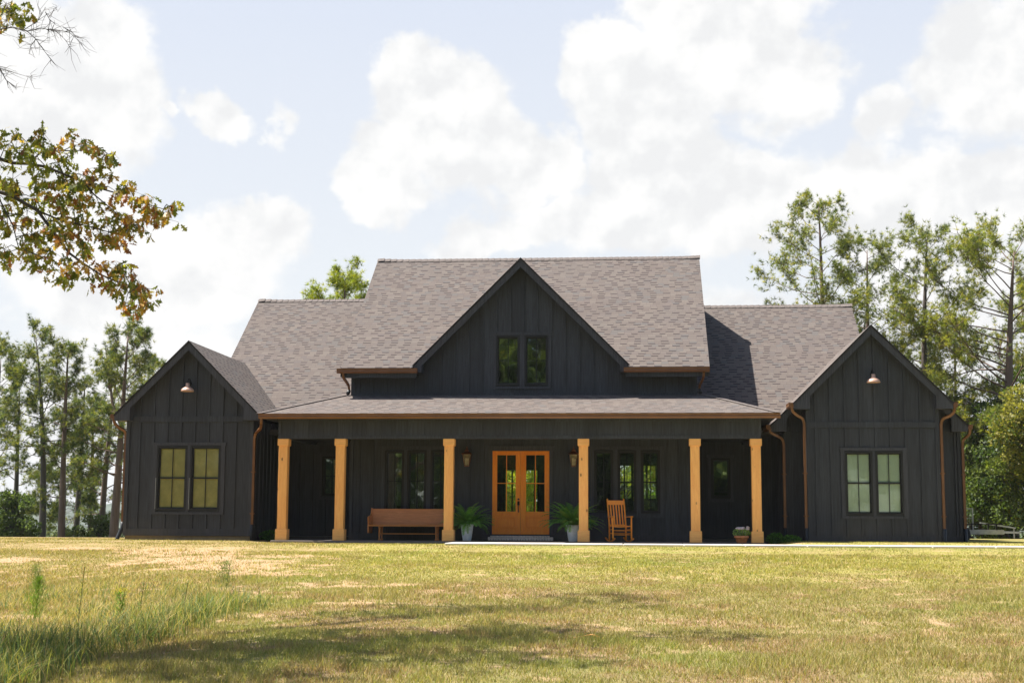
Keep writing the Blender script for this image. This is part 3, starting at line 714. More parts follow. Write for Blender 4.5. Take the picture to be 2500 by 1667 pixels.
# ---- lamps on the walls -------------------------------------------
def gable_lamp(x, y, z):
    mb = MB(); mb.lathe([(.012,.30),(.05,.295),(.058,.20),(.075,.185),(.12,.165),(.165,.125),(.185,.07),(.182,.06),(.16,.115),(.11,.15),(.05,.165),(.0,.17)], (x,y-.27,z), 28); L = mb.build('gable_lamp', M['lampcopper'], house)
    mb = MB(); pts = [(x, y-.27+.135-.135*math.cos(a), z+.30+.13*math.sin(a)) for a in [math.pi*i/10 for i in range(11)]]
    mb.tube(pts, .011, 8); mb.lathe([(0,0),(.05,0),(.05,.02),(0,.02)], (0,0,0), 16)
    n0 = len(mb.v)-64
    for i in range(n0, len(mb.v)):
        a, b, c = mb.v[i]; mb.v[i] = (x+a, y-c-.001, z+.30+b)
    mb.build('lamp_arm', M['iron'], L)
gable_lamp(-9.42, .5, 4.05); gable_lamp(9.53, .7, 4.25)
def lantern(x, y):
    yc = y-.16; z = 2.11
    mb = MB()
    for i in range(4):
        a = math.pi/4+i*math.pi/2; c, s = math.cos(a), math.sin(a)
        mb.tube([(x+.085*c,yc+.085*s,z),(x+.165*c,yc+.165*s,z+.33)], .009, 4)
    mb.lathe([(0,z-.015),(.085,z-.015),(.092,z),(.085,z+.015),(0,z+.015)], (x,yc,0), 4, smooth=False, a0=math.pi/4)
    mb.lathe([(.17,z+.33),(.21,z+.335),(.205,z+.35),(.11,z+.40),(.075,z+.42),(.075,z+.455),(.04,z+.47),(.02,z+.49),(0,z+.49)], (x,yc,0), 4, smooth=False, a0=math.pi/4)
    mb.lathe([(.0,-.0),(.016,.0),(.022,.02),(.01,.05),(.004,.075),(0,.08)], (x,yc,z+.49), 10)
    mb.tube([(x,y-.005,z+.30),(x+.0,y-.10,z+.46),(x,yc,z+.47)], .012, 6); mb.box(x-.055, x+.055, y-.03, y-.001, z+.16, z+.44)
    L = mb.build('wall_lantern', M['lantmetal'], house)
    mb = MB(); mb.lathe([(.083,z+.012),(.160,z+.325)], (x,yc,0), 4, smooth=False, a0=math.pi/4); mb.build('lantern_glass', M['lantglass'], L)
    mb = MB()
    for dx in (-.035, .0, .035): mb.lathe([(.011,z+.02),(.011,z+.16),(.014,z+.19),(.004,z+.23),(0,z+.235)], (x+dx,yc+abs(dx)*.5,0), 8)
    mb.build('candle_bulb', M['bulb'], L)
lantern(-1.71, 2.1); lantern(1.35, 2.1)

# ---- front doors ---------------------------------------------------
def leaf(x0, x1, gx0, gx1, handle):
    y0, y1 = 2.075, 2.125; z0, z1, gz0, gz1 = .155, 2.545, .81, 2.44
    mb = MB(); bb = lambda *a: mb.bevbox(*a, .004)
    bb(x0, gx0, y0, y1, z0, z1); bb(gx1, x1, y0, y1, z0, z1); bb(gx0, gx1, y0, y1, gz1, z1); bb(gx0, gx1, y0, y1, .70, gz0); bb(gx0, gx1, y0, y1, z0, .345)
    d = mb.build('door', M['doorwood'], house, 'stained wood front door leaf with glass above a raised panel')
    mb = MB(); mb.box(gx0, gx1, y0+.018, y1-.01, .345, .70); mb.bevbox(gx0+.045, gx1-.045, y0+.006, y0+.02, .385, .66, .012)
    for a in ((gx0,gx1,.345,.365),(gx0,gx1,.68,.70),(gx0,gx0+.02,.365,.68),(gx1-.02,gx1,.365,.68)): mb.box(a[0], a[1], y0-.004, y0+.02, a[2], a[3])
    mb.build('panel', M['doorwood'], d)
    mb = MB(); xm = (gx0+gx1)/2; zm = (gz0+gz1)/2
    mb.box(xm-.011, xm+.011, y0+.004, y0+.034, gz0, gz1); mb.box(gx0, gx1, y0+.006, y0+.032, zm-.011, zm+.011)
    for a in ((gx0,gx1,gz0-.002,gz0+.014),(gx0,gx1,gz1-.014,gz1+.002),(gx0-.002,gx0+.014,gz0,gz1),(gx1-.014,gx1+.002,gz0,gz1)): mb.box(a[0], a[1], y0-.005, y0+.012, a[2], a[3])
    mb.build('muntin', M['doorwood'], d)
    mb = MB(); mb.box(gx0, gx1, y0+.038, y0+.044, gz0, gz1); mb.build('pane', M['doorglass'], d)
    if handle:
        mb = MB(); hx = x1-.058
        mb.lathe([(0,0),(.028,0),(.03,.012),(.02,.018),(0,.018)], (0,0,0), 16); n = len(mb.v)
        for i in range(n): a, b, c = mb.v[i]; mb.v[i] = (hx+a, y0-c, 1.17+b)
        mb.bevbox(hx-.032, hx+.032, y0-.022, y0-.001, 1.0, 1.12, .01); mb.bevbox(hx-.018, hx+.018, y0-.05, y0-.02, 1.045, 1.07, .005)
        mb.tube([(hx,y0-.02,1.01),(hx-.002,y0-.06,.98),(hx,y0-.058,.90),(hx,y0-.045,.84),(hx,y0-.004,.82)], [.014,.013,.011,.013,.016], 8)
        mb.lathe([(0,0),(.02,0),(.02,.01),(0,.012)], (0,0,0), 12)
        for i in range(len(mb.v)-48, len(mb.v)): a, b, c = mb.v[i]; mb.v[i] = (hx+a, y0-c, .82+b)
        mb.build('handle', M['iron'], d)
leaf(-.988, -.174, -.86, -.30, True); leaf(-.168, .648, -.03, .525, False)
# ================================================================== THINGS ON THE PORCH
def pew():
    r = empty('pew', (-3.19, 1.25, 0), 0, 'long reddish brown wooden church pew under the triple window, partly behind a cedar post', 'bench')
    L = 1.20
    mb = MB(); mb.bevbox(-L+.03, L-.03, -.24, .24, .405, .435, .006); mb.bevbox(-L+.03, L-.03, -.255, -.235, .39, .44, .004); mb.build('seat', M['pewwood'], r)
    mb = MB(); a = Vector((0,.20,.44)); b = Vector((0,.30,.86)); d = (b-a)/2; n_ = Vector((0,d.z,-d.y)).normalized()
    mb.obox((0,.25,.65), (L-.03,0,0), n_*.011, d); mb.obox((0,.305,.868), (L-.03,0,0), (0,.022,0), (0,0,.014)); mb.build('backrest', M['pewwood'], r)
    for s in (-1, 1):
        mb = MB(); x = s*(L-.03)
        prof = [(-.26,.22),(-.20,.20),(.30,.20),(.345,.34),(.36,.88),(.33,.905),(.27,.90),(.225,.76),(.12,.70),(-.10,.67),(-.235,.66),(-.275,.62),(-.26,.56),(-.235,.46),(-.25,.36)]
        mb.prism([(x-.018,y,z) for y, z in prof], (.036,0,0)); mb.build('end_panel', M['pewwood'], r)
    for x in (-.86, .74):
        for y in (-.17, .20):
            mb = MB(); mb.lathe([(.0,.0),(.034,.0),(.036,.03),(.020,.06),(.024,.12),(.030,.2),(.026,.30),(.034,.34),(.034,.405),(0,.405)], (x,y,0), 12); mb.build('leg', M['pewwood'], r)
    mb = MB(); mb.bevbox(-.90,.78,-.01,.02,.17,.20,.004)
    for x in (-.86,.74): mb.bevbox(x-.015,x+.015,-.17,.2,.16,.19,.004)
    mb.build('stretcher', M['pewwood'], r)
pew()
def rocker():
    r = empty('rocking_chair', (2.66, .66, 0), R(17), 'orange wood slat back rocking chair on the porch in front of the right triple window', 'rocking chair')
    arc = lambda y: 1.25-math.sqrt(1.25**2-(y-.02)**2)
    for s in (-1, 1):
        mb = MB(); pts = [(s*.262, y, .018+arc(y)) for y in [-.42+.92*i/12 for i in range(13)]]
        for a, b in zip(pts, pts[1:]): mb.bar(a, (b[0], b[1]+.004, b[2]), .03, .034, (1,0,0))
        mb.build('rocker', M['rockwood'], r)
    for s in (-1, 1):
        x = s*.262; z0 = .03+arc(-.24)
        mb = MB(); mb.tube([(x,-.24,z0),(x,-.235,z0+.07),(x,-.235,.25),(x,-.235,.42),(x,-.235,.665)], [.015,.024,.021,.024,.021], 8); mb.build('leg', M['rockwood'], r)
        z1 = .03+arc(.20); x2 = s*.235
        mb = MB(); mb.tube([(x2,.20,z1),(x2,.20,z1+.08),(x2,.20,.42),(x2,.30,.80),(x2,.405,1.15),(x2,.41,1.18)], [.015,.023,.024,.023,.021,.012], 8); mb.build('leg', M['rockwood'], r)
        mb = MB(); mb.tube([(x-s*.0,-.32,.685),(x,-.25,.69),(x,-.1,.682),(x2+s*.012,.26,.672)], [.034,.036,.03,.022], 8)
        for i, q in enumerate(mb.v): mb.v[i] = (q[0], q[1], .682+(q[2]-.682)*.45)
        mb.build('armrest', M['rockwood'], r)
    mb = MB()
    n = 7
    for i in range(n):
        y0 = -.26+i*.066; dz = -.012*math.sin(math.pi*i/(n-1))
        pts = [(x, .0, .435+dz-.020*math.cos(x*math.pi/.5)*1.0) for x in [-.25+.5*k/8 for k in range(9)]]
        for a, b in zip(pts, pts[1:]): mb.bar((a[0],y0+.028,a[2]), (b[0]+.002,y0+.028,b[2]), .056, .018, (0,0,1)) if False else mb.obox(((a[0]+b[0])/2, y0+.028, (a[2]+b[2])/2), ((b[0]-a[0])/2+.001,0,(b[2]-a[2])/2), (0,.029,0), (0,0,.010))
    mb.build('seat', M['rockwood'], r)
    back = lambda z: .20+(z-.42)*.28
    mb = MB()
    for i in range(5):
        x = -.158+.079*i; a, b = (x, back(.45)-.0, .45), (x, back(1.01), 1.02); mb.bar(a, b, .036, .014, (0,1,0))
    mb.build('back_slats', M['rockwood'], r)
    mb = MB(); mb.bar((-.228,back(1.07),1.07), (.228,back(1.07),1.07), .12, .02, (0,.96,-.27)); mb.build('top_rail', M['rockwood'], r)
    mb = MB(); mb.bar((-.228,back(.46),.455), (.228,back(.46),.455), .045, .02, (0,1,0)); mb.build('lower_rail', M['rockwood'], r)
    for a, b in (((-.26,-.235,.20),(.26,-.235,.20)), ((-.26,-.235,.31),(.26,-.235,.31)), ((-.235,.20,.24),(.235,.20,.24)), ((-.258,-.235,.24),(-.236,.20,.22)), ((.258,-.235,.24),(.236,.20,.22)), ((-.258,-.235,.34),(-.236,.20,.33)), ((.258,-.235,.34),(.236,.20,.33))):
        mb = MB(); m = ((a[0]+b[0])/2, (a[1]+b[1])/2, (a[2]+b[2])/2); mb.tube([a, m, b], [.009,.013,.009], 6); mb.build('stretcher', M['rockwood'], r)
rocker()

rng = np.random.default_rng(5)
def fern(loc, seed, n, spread, label):
    g = np.random.default_rng(seed); r = empty('potted_fern', loc, 0, label, 'potted plant', 'ferns flanking the front door')
    mb = MB(); mb.lathe([(0,.0),(.105,.0),(.118,.02),(.150,.22),(.172,.40),(.178,.43),(.186,.435),(.186,.46),(.172,.46),(.165,.43),(.15,.42),(0,.41)], (0,0,0), 28); p = mb.build('planter', M['pot'], r)
    mb = MB(); mb.lathe([(0,.425),(.155,.42)], (0,0,0), 16); mb.build('soil', M['soil'], r)
    V_, Cc = [], []
    for k in range(n):
        az = g.uniform(0, 2*math.pi); L = g.uniform(.50, .90)*spread; el = R(g.choice([g.uniform(55,88), g.uniform(20,60), g.uniform(8,35)], p=[.27,.48,.25])); m = 20
        pos = np.array([math.cos(az)*.05, math.sin(az)*.05, .43]); e = el; dl = L/m; col = np.array([.14,.31,.05])*g.uniform(.7,1.5)
        if g.random() < .15: col = np.array([.26,.38,.07])
        fx = np.array([math.cos(az), math.sin(az), 0]); sd_ = np.array([-math.sin(az), math.cos(az), 0]); droop = g.uniform(1.1, 2.0)
        for i in range(m):
            t = i/m; nxt = pos+(fx*math.cos(e)+np.array([0,0,1])*math.sin(e))*dl
            wl = (.10*math.sin(math.pi*min(1, t*.82+.14))**.8+.006)*spread
            tang = (nxt-pos)/dl
            V_ += [pos-sd_*.003, pos+sd_*.003, nxt]; Cc.append(col*.8)
            if i >= 2:
                for s in (-1, 1):
                    for h in (0, .5):
                        b0 = pos+tang*dl*h; ww = wl*g.uniform(.85,1.1)
                        tip = b0+sd_*s*ww+tang*ww*.35+np.array([0,0,-ww*g.uniform(.05,.4)])
                        V_ += [b0-tang*dl*.20, b0+tang*dl*.24, tip]; Cc.append(col*g.uniform(.8,1.25))
            pos = nxt; e -= droop*dl/L*(.25+1.2*t)
    npmesh('fronds', V_, 3, M['fern'], Cc, r)
fern((-1.565,.92,0), 3, 125, .96, 'bushy fern in a pale planter between the pew and the front door')
fern((1.37,.78,0), 8, 140, 1.08, 'bushy fern in a pale planter right of the front door, half behind a cedar post')

def leafy(n, c, rad, size, g, cols, flat=.6, up=.4):
    """n small pointed leaves in an ellipsoid volume"""
    d = g.normal(size=(n,3)); d /= np.linalg.norm(d, axis=1)[:,None]; rr = g.uniform(.35,1,size=n)**.5
    p = np.array(c)+d*rr[:,None]*np.array(rad)
    a = d*(1-up)+g.normal(size=(n,3))*.6+np.array([0,0,up]); a /= np.linalg.norm(a, axis=1)[:,None]
    b = np.cross(a, g.normal(size=(n,3))); b /= np.linalg.norm(b, axis=1)[:,None]
    s = size*g.uniform(.6,1.3,size=n)[:,None]
    V_ = np.stack([p, p+a*s*.5+b*s*flat*.5, p+a*s, p+a*s*.5-b*s*flat*.5], 1).reshape(-1,3)
    cc = np.array(cols)[g.integers(0, len(cols), n)]*g.uniform(.7,1.3,size=n)[:,None]
    return V_, cc
def flowerpot():
    g = np.random.default_rng(4); r = empty('flower_pot', (5.90,-.02,0), 0, 'small terracotta pot of pale pink sedum beside the rightmost cedar post', 'potted plant')
    mb = MB(); mb.lathe([(0,0),(.125,0),(.13,.01),(.165,.135),(.19,.137),(.195,.145),(.195,.195),(.178,.197),(.165,.17),(0,.165)], (0,0,0), 28); mb.build('planter', M['terracotta'], r)
    mb = MB(); mb.lathe([(0,.175),(.168,.172)], (0,0,0), 16); mb.build('soil', M['soil'], r)
    V_, cc = leafy(420, (0,0,.26), (.23,.2,.12), .05, g, [(.28,.42,.12),(.18,.32,.08),(.40,.52,.18)], .75); npmesh('leaves', V_, 4, M['leaf'], cc, r)
    for i in range(9):
        a = i*2.4; rr = .06+.13*((i*.37) % 1); x, y = rr*math.cos(a), rr*math.sin(a)*.8; z = .36+.05*((i*.61) % 1)
        if i == 0: x, z = .16, .42
        mb = MB(); rd = .045+.02*((i*.77) % 1)
        mb.lathe([(0,rd*.62),(rd*.45,rd*.55),(rd*.85,rd*.30),(rd,.0),(rd*.8,-.012),(0,-.02)], (x,y,z), 12)
        mb.tube([(x*.5,y*.5,.18),(x,y,z-.01)], .004, 4)
        mb.build('flower_head', M['sedum'], r)
flowerpot()
def low_plant(name, loc, rad, n, size, cols, label, seed):
    g = np.random.default_rng(seed); V_, cc = leafy(n, (0,0,rad[2]*.55), (rad[0],rad[1],rad[2]*.6), size, g, cols, .6, .5)
    V_[:,2] = np.maximum(V_[:,2], .0)
    o = npmesh(name, V_, 4, M['leaf'], cc); o.location = loc; return tag(o, label, 'shrub')
low_plant('low_shrub', (-7.18,1.15,-.03), (.30,.3,.24), 900, .06, [(.06,.17,.025),(.09,.22,.03),(.04,.12,.02)], 'low green plant against the dark recess left of the first cedar post', 2)
low_plant('low_shrub', (6.86,.62,-.03), (.24,.22,.24), 800, .06, [(.08,.20,.03),(.12,.27,.04),(.05,.13,.02)], 'low green plant just right of the last cedar post', 3)
low_plant('low_shrub', (7.25,.5,-.03), (.27,.22,.19), 700, .06, [(.08,.20,.03),(.12,.27,.04),(.05,.13,.02)], 'low green plant at the foot of the downspout by the right wing', 6)

def trailer():
    r = empty('utility_trailer', (14.0, 8.2, -.08), R(-4), 'grey flatbed utility trailer with a mesh ramp gate parked beyond the right wing', 'trailer')
    mb = MB(); mb.box(-1.9,.62,-.75,.75,.34,.42); mb.box(-1.9,.62,-.78,-.73,.30,.44); mb.box(-1.9,.62,.73,.78,.30,.44); mb.bar((.6,0,.38),(1.25,0,.35),.08,.06,(0,0,1)); mb.bar((.5,-.6,.36),(1.2,0,.36),.06,.06,(0,0,1)); mb.bar((.5,.6,.36),(1.2,0,.36),.06,.06,(0,0,1)); mb.build('bed', M['steel'], r)
    mb = MB()
    for y in (-.76,.76):
        mb.bar((-1.9,y,.62),(.6,y,.62),.035,.035); 
        for x in (-1.88,-1.1,-.35,.4): mb.bar((x,y,.42),(x,y,.62),.04,.04,(1,0,0))
    mb.build('side_rail', M['iron'], r)
    g = MB()
    for x in (-.60,-.28): g.bar((x,-.6,.42),(x,-.6,1.12),.035,.035,(1,0,0))
    g.bar((-.6,-.6,1.1),(-.28,-.6,1.1),.03,.03); g.bar((-.6,-.6,.8),(-.28,-.6,.8),.012,.012)
    for i in range(1,6): g.bar((-.6+.053*i,-.6,.45),(-.6+.053*i,-.6,1.1),.006,.006,(1,0,0))
    g.build('ramp_gate', M['steel'], r)
    mb = MB(); mb.bar((-.1,-.78,.66),(1.0,-.6,.50),.05,.04,(0,0,1)); mb.bar((.95,-.6,.18),(.95,-.6,.52),.03,.03,(1,0,0)); mb.build('tongue_brace', M['steel'], r)
    for y in (-.86,.86):
        mb = MB(); mb.lathe([(.16,-.09),(.27,-.09),(.29,-.06),(.29,.06),(.27,.09),(.16,.09)], (0,0,0), 24)
        for i in range(len(mb.v)): a, b, c = mb.v[i]; mb.v[i] = (-.7+a, y+c, .29+b)
        w = mb.build('wheel', M['rubber'], r)
        mb = MB(); mb.lathe([(0,-.05),(.16,-.05),(.17,-.08),(.17,.08),(.16,.05),(0,.05)], (0,0,0), 16)
        for i in range(len(mb.v)): a, b, c = mb.v[i]; mb.v[i] = (-.7+a, y+c, .29+b)
        mb.build('rim', M['steel'], w)
trailer()

# ================================================================== GROUND
def gz(X, Y):
    X = np.asarray(X, float); Y = np.asarray(Y, float)
    t = np.maximum(0, -3-Y); z = -.06-.037*t*sst(0, 3, t)**.5
    yb = np.clip(5+(X+8)*.33, 5, 12); u = np.maximum(0, Y-yb); z = z-7*(1-np.exp(-u*.11/7))*sst(0, 3, u)
    z = z+np.where(X > 0, .10, .045)*sst(6.6, 7.6, np.abs(X+.1))*sst(-2.2, -.6, Y)*(1-sst(12, 18, Y))
    z = z+(.09*(vnoise(X*.16, Y*.16, 3)-.5)+.05*(vnoise(X*.5, Y*.5, 4)-.5))*sst(3.5, 7, t)
    z = z-.25*sst(-4.5, -9, X)*sst(-8, -16, Y)
    return z
def lawn_col(X, Y):
    X = np.asarray(X, float); Y = np.asarray(Y, float)
    a = fbm(X*.33, Y*.33, 7, 4)[...,None]; b = fbm(X*1.3+9, Y*1.3, 21, 4)[...,None]; c = fbm(X*4.3, Y*4.3, 33, 3)[...,None]
    near = sst(-9, -19, Y)[...,None]
    far_c = np.array([.365,.325,.095]); near_c = np.array([.315,.26,.115])
    col = far_c*(1-near)+near_c*near
    green = np.array([.25,.28,.075]); brown = np.array([.34,.24,.135]); straw = np.array([.42,.35,.16])
    k = sst(.50,.68,a); col = col*(1-k*.55)+green*k*.55
    k = sst(.50,.66,1-b)*(.35+.6*near); col = col*(1-k)+brown*k
    k = sst(.55,.75,c)*.22; col = col*(1-k)+straw*k
    left = sst(-2, -6.5, X+ (Y+10)*.05)[...,None]*sst(-22,-17,Y)[...,None]*.65
    col = col*(1-left)+np.array([.36,.26,.125])*left
    return col
DIRT = [(-7.2,-6.8,1.6,1.9),(-6.0,-9.6,1.6,1.7),(-3.5,-13.4,1.0,.8),(-4.6,-11.5,1.3,1.3),(-1.7,-15.3,1.0,.22),(-2.6,-16.6,.8,.2),(-9.8,-9.5,1.0,.5),(-5.2,-16.2,.7,.35),(-5.0,-20.5,.5,.5),(-.4,-18.4,1.1,.18),(-9.5,-6,1.6,.6),(-4.3,-8.2,1.1,.5)]
def dirt(X, Y):
    X = np.asarray(X, float); Y = np.asarray(Y, float)
    wx = X+1.1*(fbm(X*1.1, Y*1.1, 51)-.5)*2; wy = Y+.8*(fbm(X*1.1+5, Y*1.1+3, 52)-.5)*2
    d = np.zeros_like(X)
    for x, y, a, b in DIRT:
        d = np.maximum(d, 1-np.sqrt(((wx-x)/a)**2+((wy-y)/b)**2)*.72)
    n = fbm(X*3.4, Y*3.4, 61, 4)
    return sst(.06,.52, d+ (n-.5)*1.4)*.9
def axis(lo, hi, step, ext):
    a = list(np.arange(lo, hi+1e-6, step)); s = step; x = a[-1]
    while x < ext: s *= 1.35; x += s; a.append(x)
    s = step; x = a[0]; pre = []
    while x > -ext: s *= 1.35; x -= s; pre.append(x)
    return np.array(pre[::-1]+a)
gx, gy = axis(-14, 18, .125, 2500), axis(-30, 14, .125, 2500)
XX, YY = np.meshgrid(gx, gy); ZZ = gz(XX, YY)
nx, ny = len(gx), len(gy)
me = bpy.data.meshes.new('lawn'); vv = np.stack([XX, YY, ZZ], -1).reshape(-1,3).astype(np.float32)
me.vertices.add(len(vv)); me.vertices.foreach_set('co', vv.ravel())
i0 = (np.arange(ny-1)[:,None]*nx+np.arange(nx-1)[None,:]).ravel(); q = np.stack([i0, i0+1, i0+nx+1, i0+nx], 1).astype(np.int32)
me.loops.add(q.size); me.loops.foreach_set('vertex_index', q.ravel()); me.polygons.add(len(q))
me.polygons.foreach_set('loop_start', np.arange(0, q.size, 4, dtype=np.int32)); me.polygons.foreach_set('loop_total', np.full(len(q), 4, dtype=np.int32)); me.polygons.foreach_set('use_smooth', np.ones(len(q), dtype=bool)); me.update(calc_edges=True)
gc = lawn_col(XX, YY); dm = dirt(XX, YY)[...,None]
soilc = np.array([.42,.275,.165]); gc = gc*.8*(1-dm)+soilc*dm
far_ = sst(16, 40, np.hypot(XX, YY+5))[...,None]; gc = gc*(1-far_)+np.array([.05,.075,.02])*far_
ca = me.color_attributes.new('Col', 'FLOAT_COLOR', 'POINT'); cc = np.ones((len(vv),4), dtype=np.float32); cc[:,:3] = gc.reshape(-1,3); ca.data.foreach_set('color', cc.ravel())
m, nt, out = mat('turf_and_soil')
a = N(nt, 'ShaderNodeAttribute', attribute_name='Col'); n1 = noise(nt, coords(nt), 22, 5, .7); n2 = noise(nt, coords(nt), 5, 4, .6)
c = mix(nt, ramp(nt, n1, [(.32,(0,0,0)),(.6,(1,1,1))]), (.55,.55,.55), (1.12,1.12,1.1)); c = mix(nt, 1.0, a.outputs['Color'], c, 'MULTIPLY')
princ(nt, out, c, .95, 0, bump(nt, n1, .8, .03), .1); me.materials.append(m)
lawn = bpy.data.objects.new('lawn', me); C.objects.link(lawn); tag(lawn, 'yellow green lawn sloping down from the house with bare tan patches', None, None, 'structure')
# walkway
mb = MB()
mb.bevbox(-1.72, 1.25, -2.55, -.34, -.12, -.008, .012)
x = 1.265
while x < 34:
    mb.bevbox(x, x+1.5, -2.55, -1.45, -.12, -.010, .012); x += 1.515
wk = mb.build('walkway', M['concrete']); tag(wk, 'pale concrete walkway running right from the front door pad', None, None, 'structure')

# ---- grass ---------------------------------------------------------
def in_view(x, y, marg):
    """ground that the photograph's side of the house looks out over, plus a margin"""
    d = y-CAMLOC.y; return (x > CAMLOC.x-.475*d-marg) & (x < CAMLOC.x+.285*d+marg)
def blades(n, y0, y1, h, w, g, keep=None):
    d1 = y1-CAMLOC.y; x0, x1 = CAMLOC.x-.475*d1-3.6, CAMLOC.x+.285*d1+3.6
    x = g.uniform(x0, x1, n); y = g.uniform(y0, y1, n); ok = in_view(x, y, 3.5)
    ok &= ~((x > -1.78) & (x < 1.3) & (y > -2.6)) & ~((x > 1.2) & (y > -2.6) & (y < -1.4)) & ~((x > -6.9) & (x < 6.65) & (y > -.33)) & ~((x > -11.3) & (x < -7.5) & (y > .45)) & ~((x > 7.1) & (x < 12.1) & (y > .66))
    dd = dirt(x, y); ok &= g.random(n) > dd*.93
    if keep is not None: ok &= keep(x, y, g)
    x, y = x[ok], y[ok]; n = len(x); z = gz(x, y)-.006
    tuft = .55+.9*vnoise(x*3.1, y*3.1, 91)*vnoise(x*.7, y*.7, 92)*1.8
    hh = h*g.uniform(.55,1.35,n)*tuft; az = g.uniform(0, math.pi, n); ww = w*g.uniform(.7,1.3,n)
    lx = g.normal(0,.45,n)*hh; ly = g.normal(0,.45,n)*hh
    dx, dy = np.cos(az)*ww/2, np.sin(az)*ww/2
    V_ = np.stack([np.stack([x-dx,y-dy,z],-1), np.stack([x+dx,y+dy,z],-1), np.stack([x+lx,y+ly,z+hh],-1)], 1)
    col = lawn_col(x, y)*g.uniform(.68,1.35,n)[:,None]
    k = g.random(n); tan_ = k < .18; col[tan_] = np.array([.43,.345,.175])*g.uniform(.7,1.25,tan_.sum())[:,None]
    gr = (k > .84); col[gr] = np.array([.22,.26,.075])*g.uniform(.75,1.3,gr.sum())[:,None]
    return V_.reshape(-1,3), np.minimum(col,.8)
g = np.random.default_rng(77)
parts = [blades(290000,-27.5,-21,.052,.010,g), blades(250000,-21,-14,.048,.013,g), blades(205000,-14,-6,.040,.018,g), blades(110000,-6,3,.026,.022,g)]
gv = np.concatenate([p[0] for p in parts]); gcol = np.concatenate([p[1] for p in parts])
go = npmesh('grass', gv, 3, M['grass'], gcol); tag(go, 'short dry green and straw coloured lawn grass in front of the house', None, None, 'stuff')
# tall rough grass on the bank at the lower left
def strip(px, py, pz, h, w, lx, ly, col, seg=3):
    n = len(px); out_, cc_ = [], []; az = np.arctan2(ly, lx)+math.pi/2+g.normal(0,.5,n); dx, dy = np.cos(az), np.sin(az)
    for s in range(seg):
        q = []
        for t in (s/seg, (s+1)/seg):
            bend = t**2; cx = px+lx*bend; cy = py+ly*bend; cz = pz+h*(t-.22*bend*np.minimum(1, np.hypot(lx,ly)/h)); ww = w*(1-t)**.6/2+.0006; q.append((cx, cy, cz, ww))
        (ax,ay,azz,aw),(bx,by,bz,bw) = q
        out_.append(np.stack([np.stack([ax-dx*aw,ay-dy*aw,azz],-1), np.stack([ax+dx*aw,ay+dy*aw,azz],-1), np.stack([bx+dx*bw,by+dy*bw,bz],-1), np.stack([bx-dx*bw,by-dy*bw,bz],-1)],1)); cc_.append(col)
    return np.concatenate(out_).reshape(-1,3), np.concatenate(cc_)
def rough(x, y):
    edge = -1.95-.35*np.maximum(0, y+19.5)*1.0-.9*(fbm(x*.9+3, y*.9, 71)-.5)
    return sst(.15, -.5, x-edge)*sst(-13.8, -16.2, y)
n = 120000; x = g.uniform(-11.5, -1, n); y = g.uniform(-28, -12.5, n); rr = rough(x, y)
dens = sst(.36,.62, fbm(x*.8, y*.8, 72))*.85+.15
edgeb = sst(-3.6, -2.3, x)*sst(-17.5,-19,y)      # the thick green fringe beside the mown lawn
low = sst(-21.5, -24.5, y)
ok = (g.random(n) < rr*np.maximum(np.maximum(dens*.55, edgeb*.95), low*.95)) & in_view(x, y, 1.5) & (g.random(n) > dirt(x,y)*.8)
x, y, eb, lw_ = x[ok], y[ok], edgeb[ok], low[ok]; n = len(x); z = gz(x, y)-.01
lush = np.maximum(eb, lw_)
h = g.uniform(.08,.22,n)*(1+.75*lush)*(.6+.8*fbm(x*1.4,y*1.4,73)); k = g.random(n)
dry = np.array([.42,.32,.15]); grn = np.array([.115,.165,.06]); blu = np.array([.10,.155,.08]); ol = np.array([.25,.25,.075])
col = np.where((k < .5-.33*lush)[:,None], dry, np.where((k < .72-.2*lush)[:,None], ol, np.where((k < .86)[:,None], grn, blu)))*g.uniform(.65,1.4,n)[:,None]
s1 = strip(x, y, z, h, .008, g.normal(0,.5,n)*h, g.normal(0,.5,n)*h, col)
tg = npmesh('tall_grass', s1[0], 4, M['grass'], s1[1]); tag(tg, 'rough ankle high green and straw grass on the bank at the lower left', None, None, 'stuff')
print('blades', len(gcol), n)
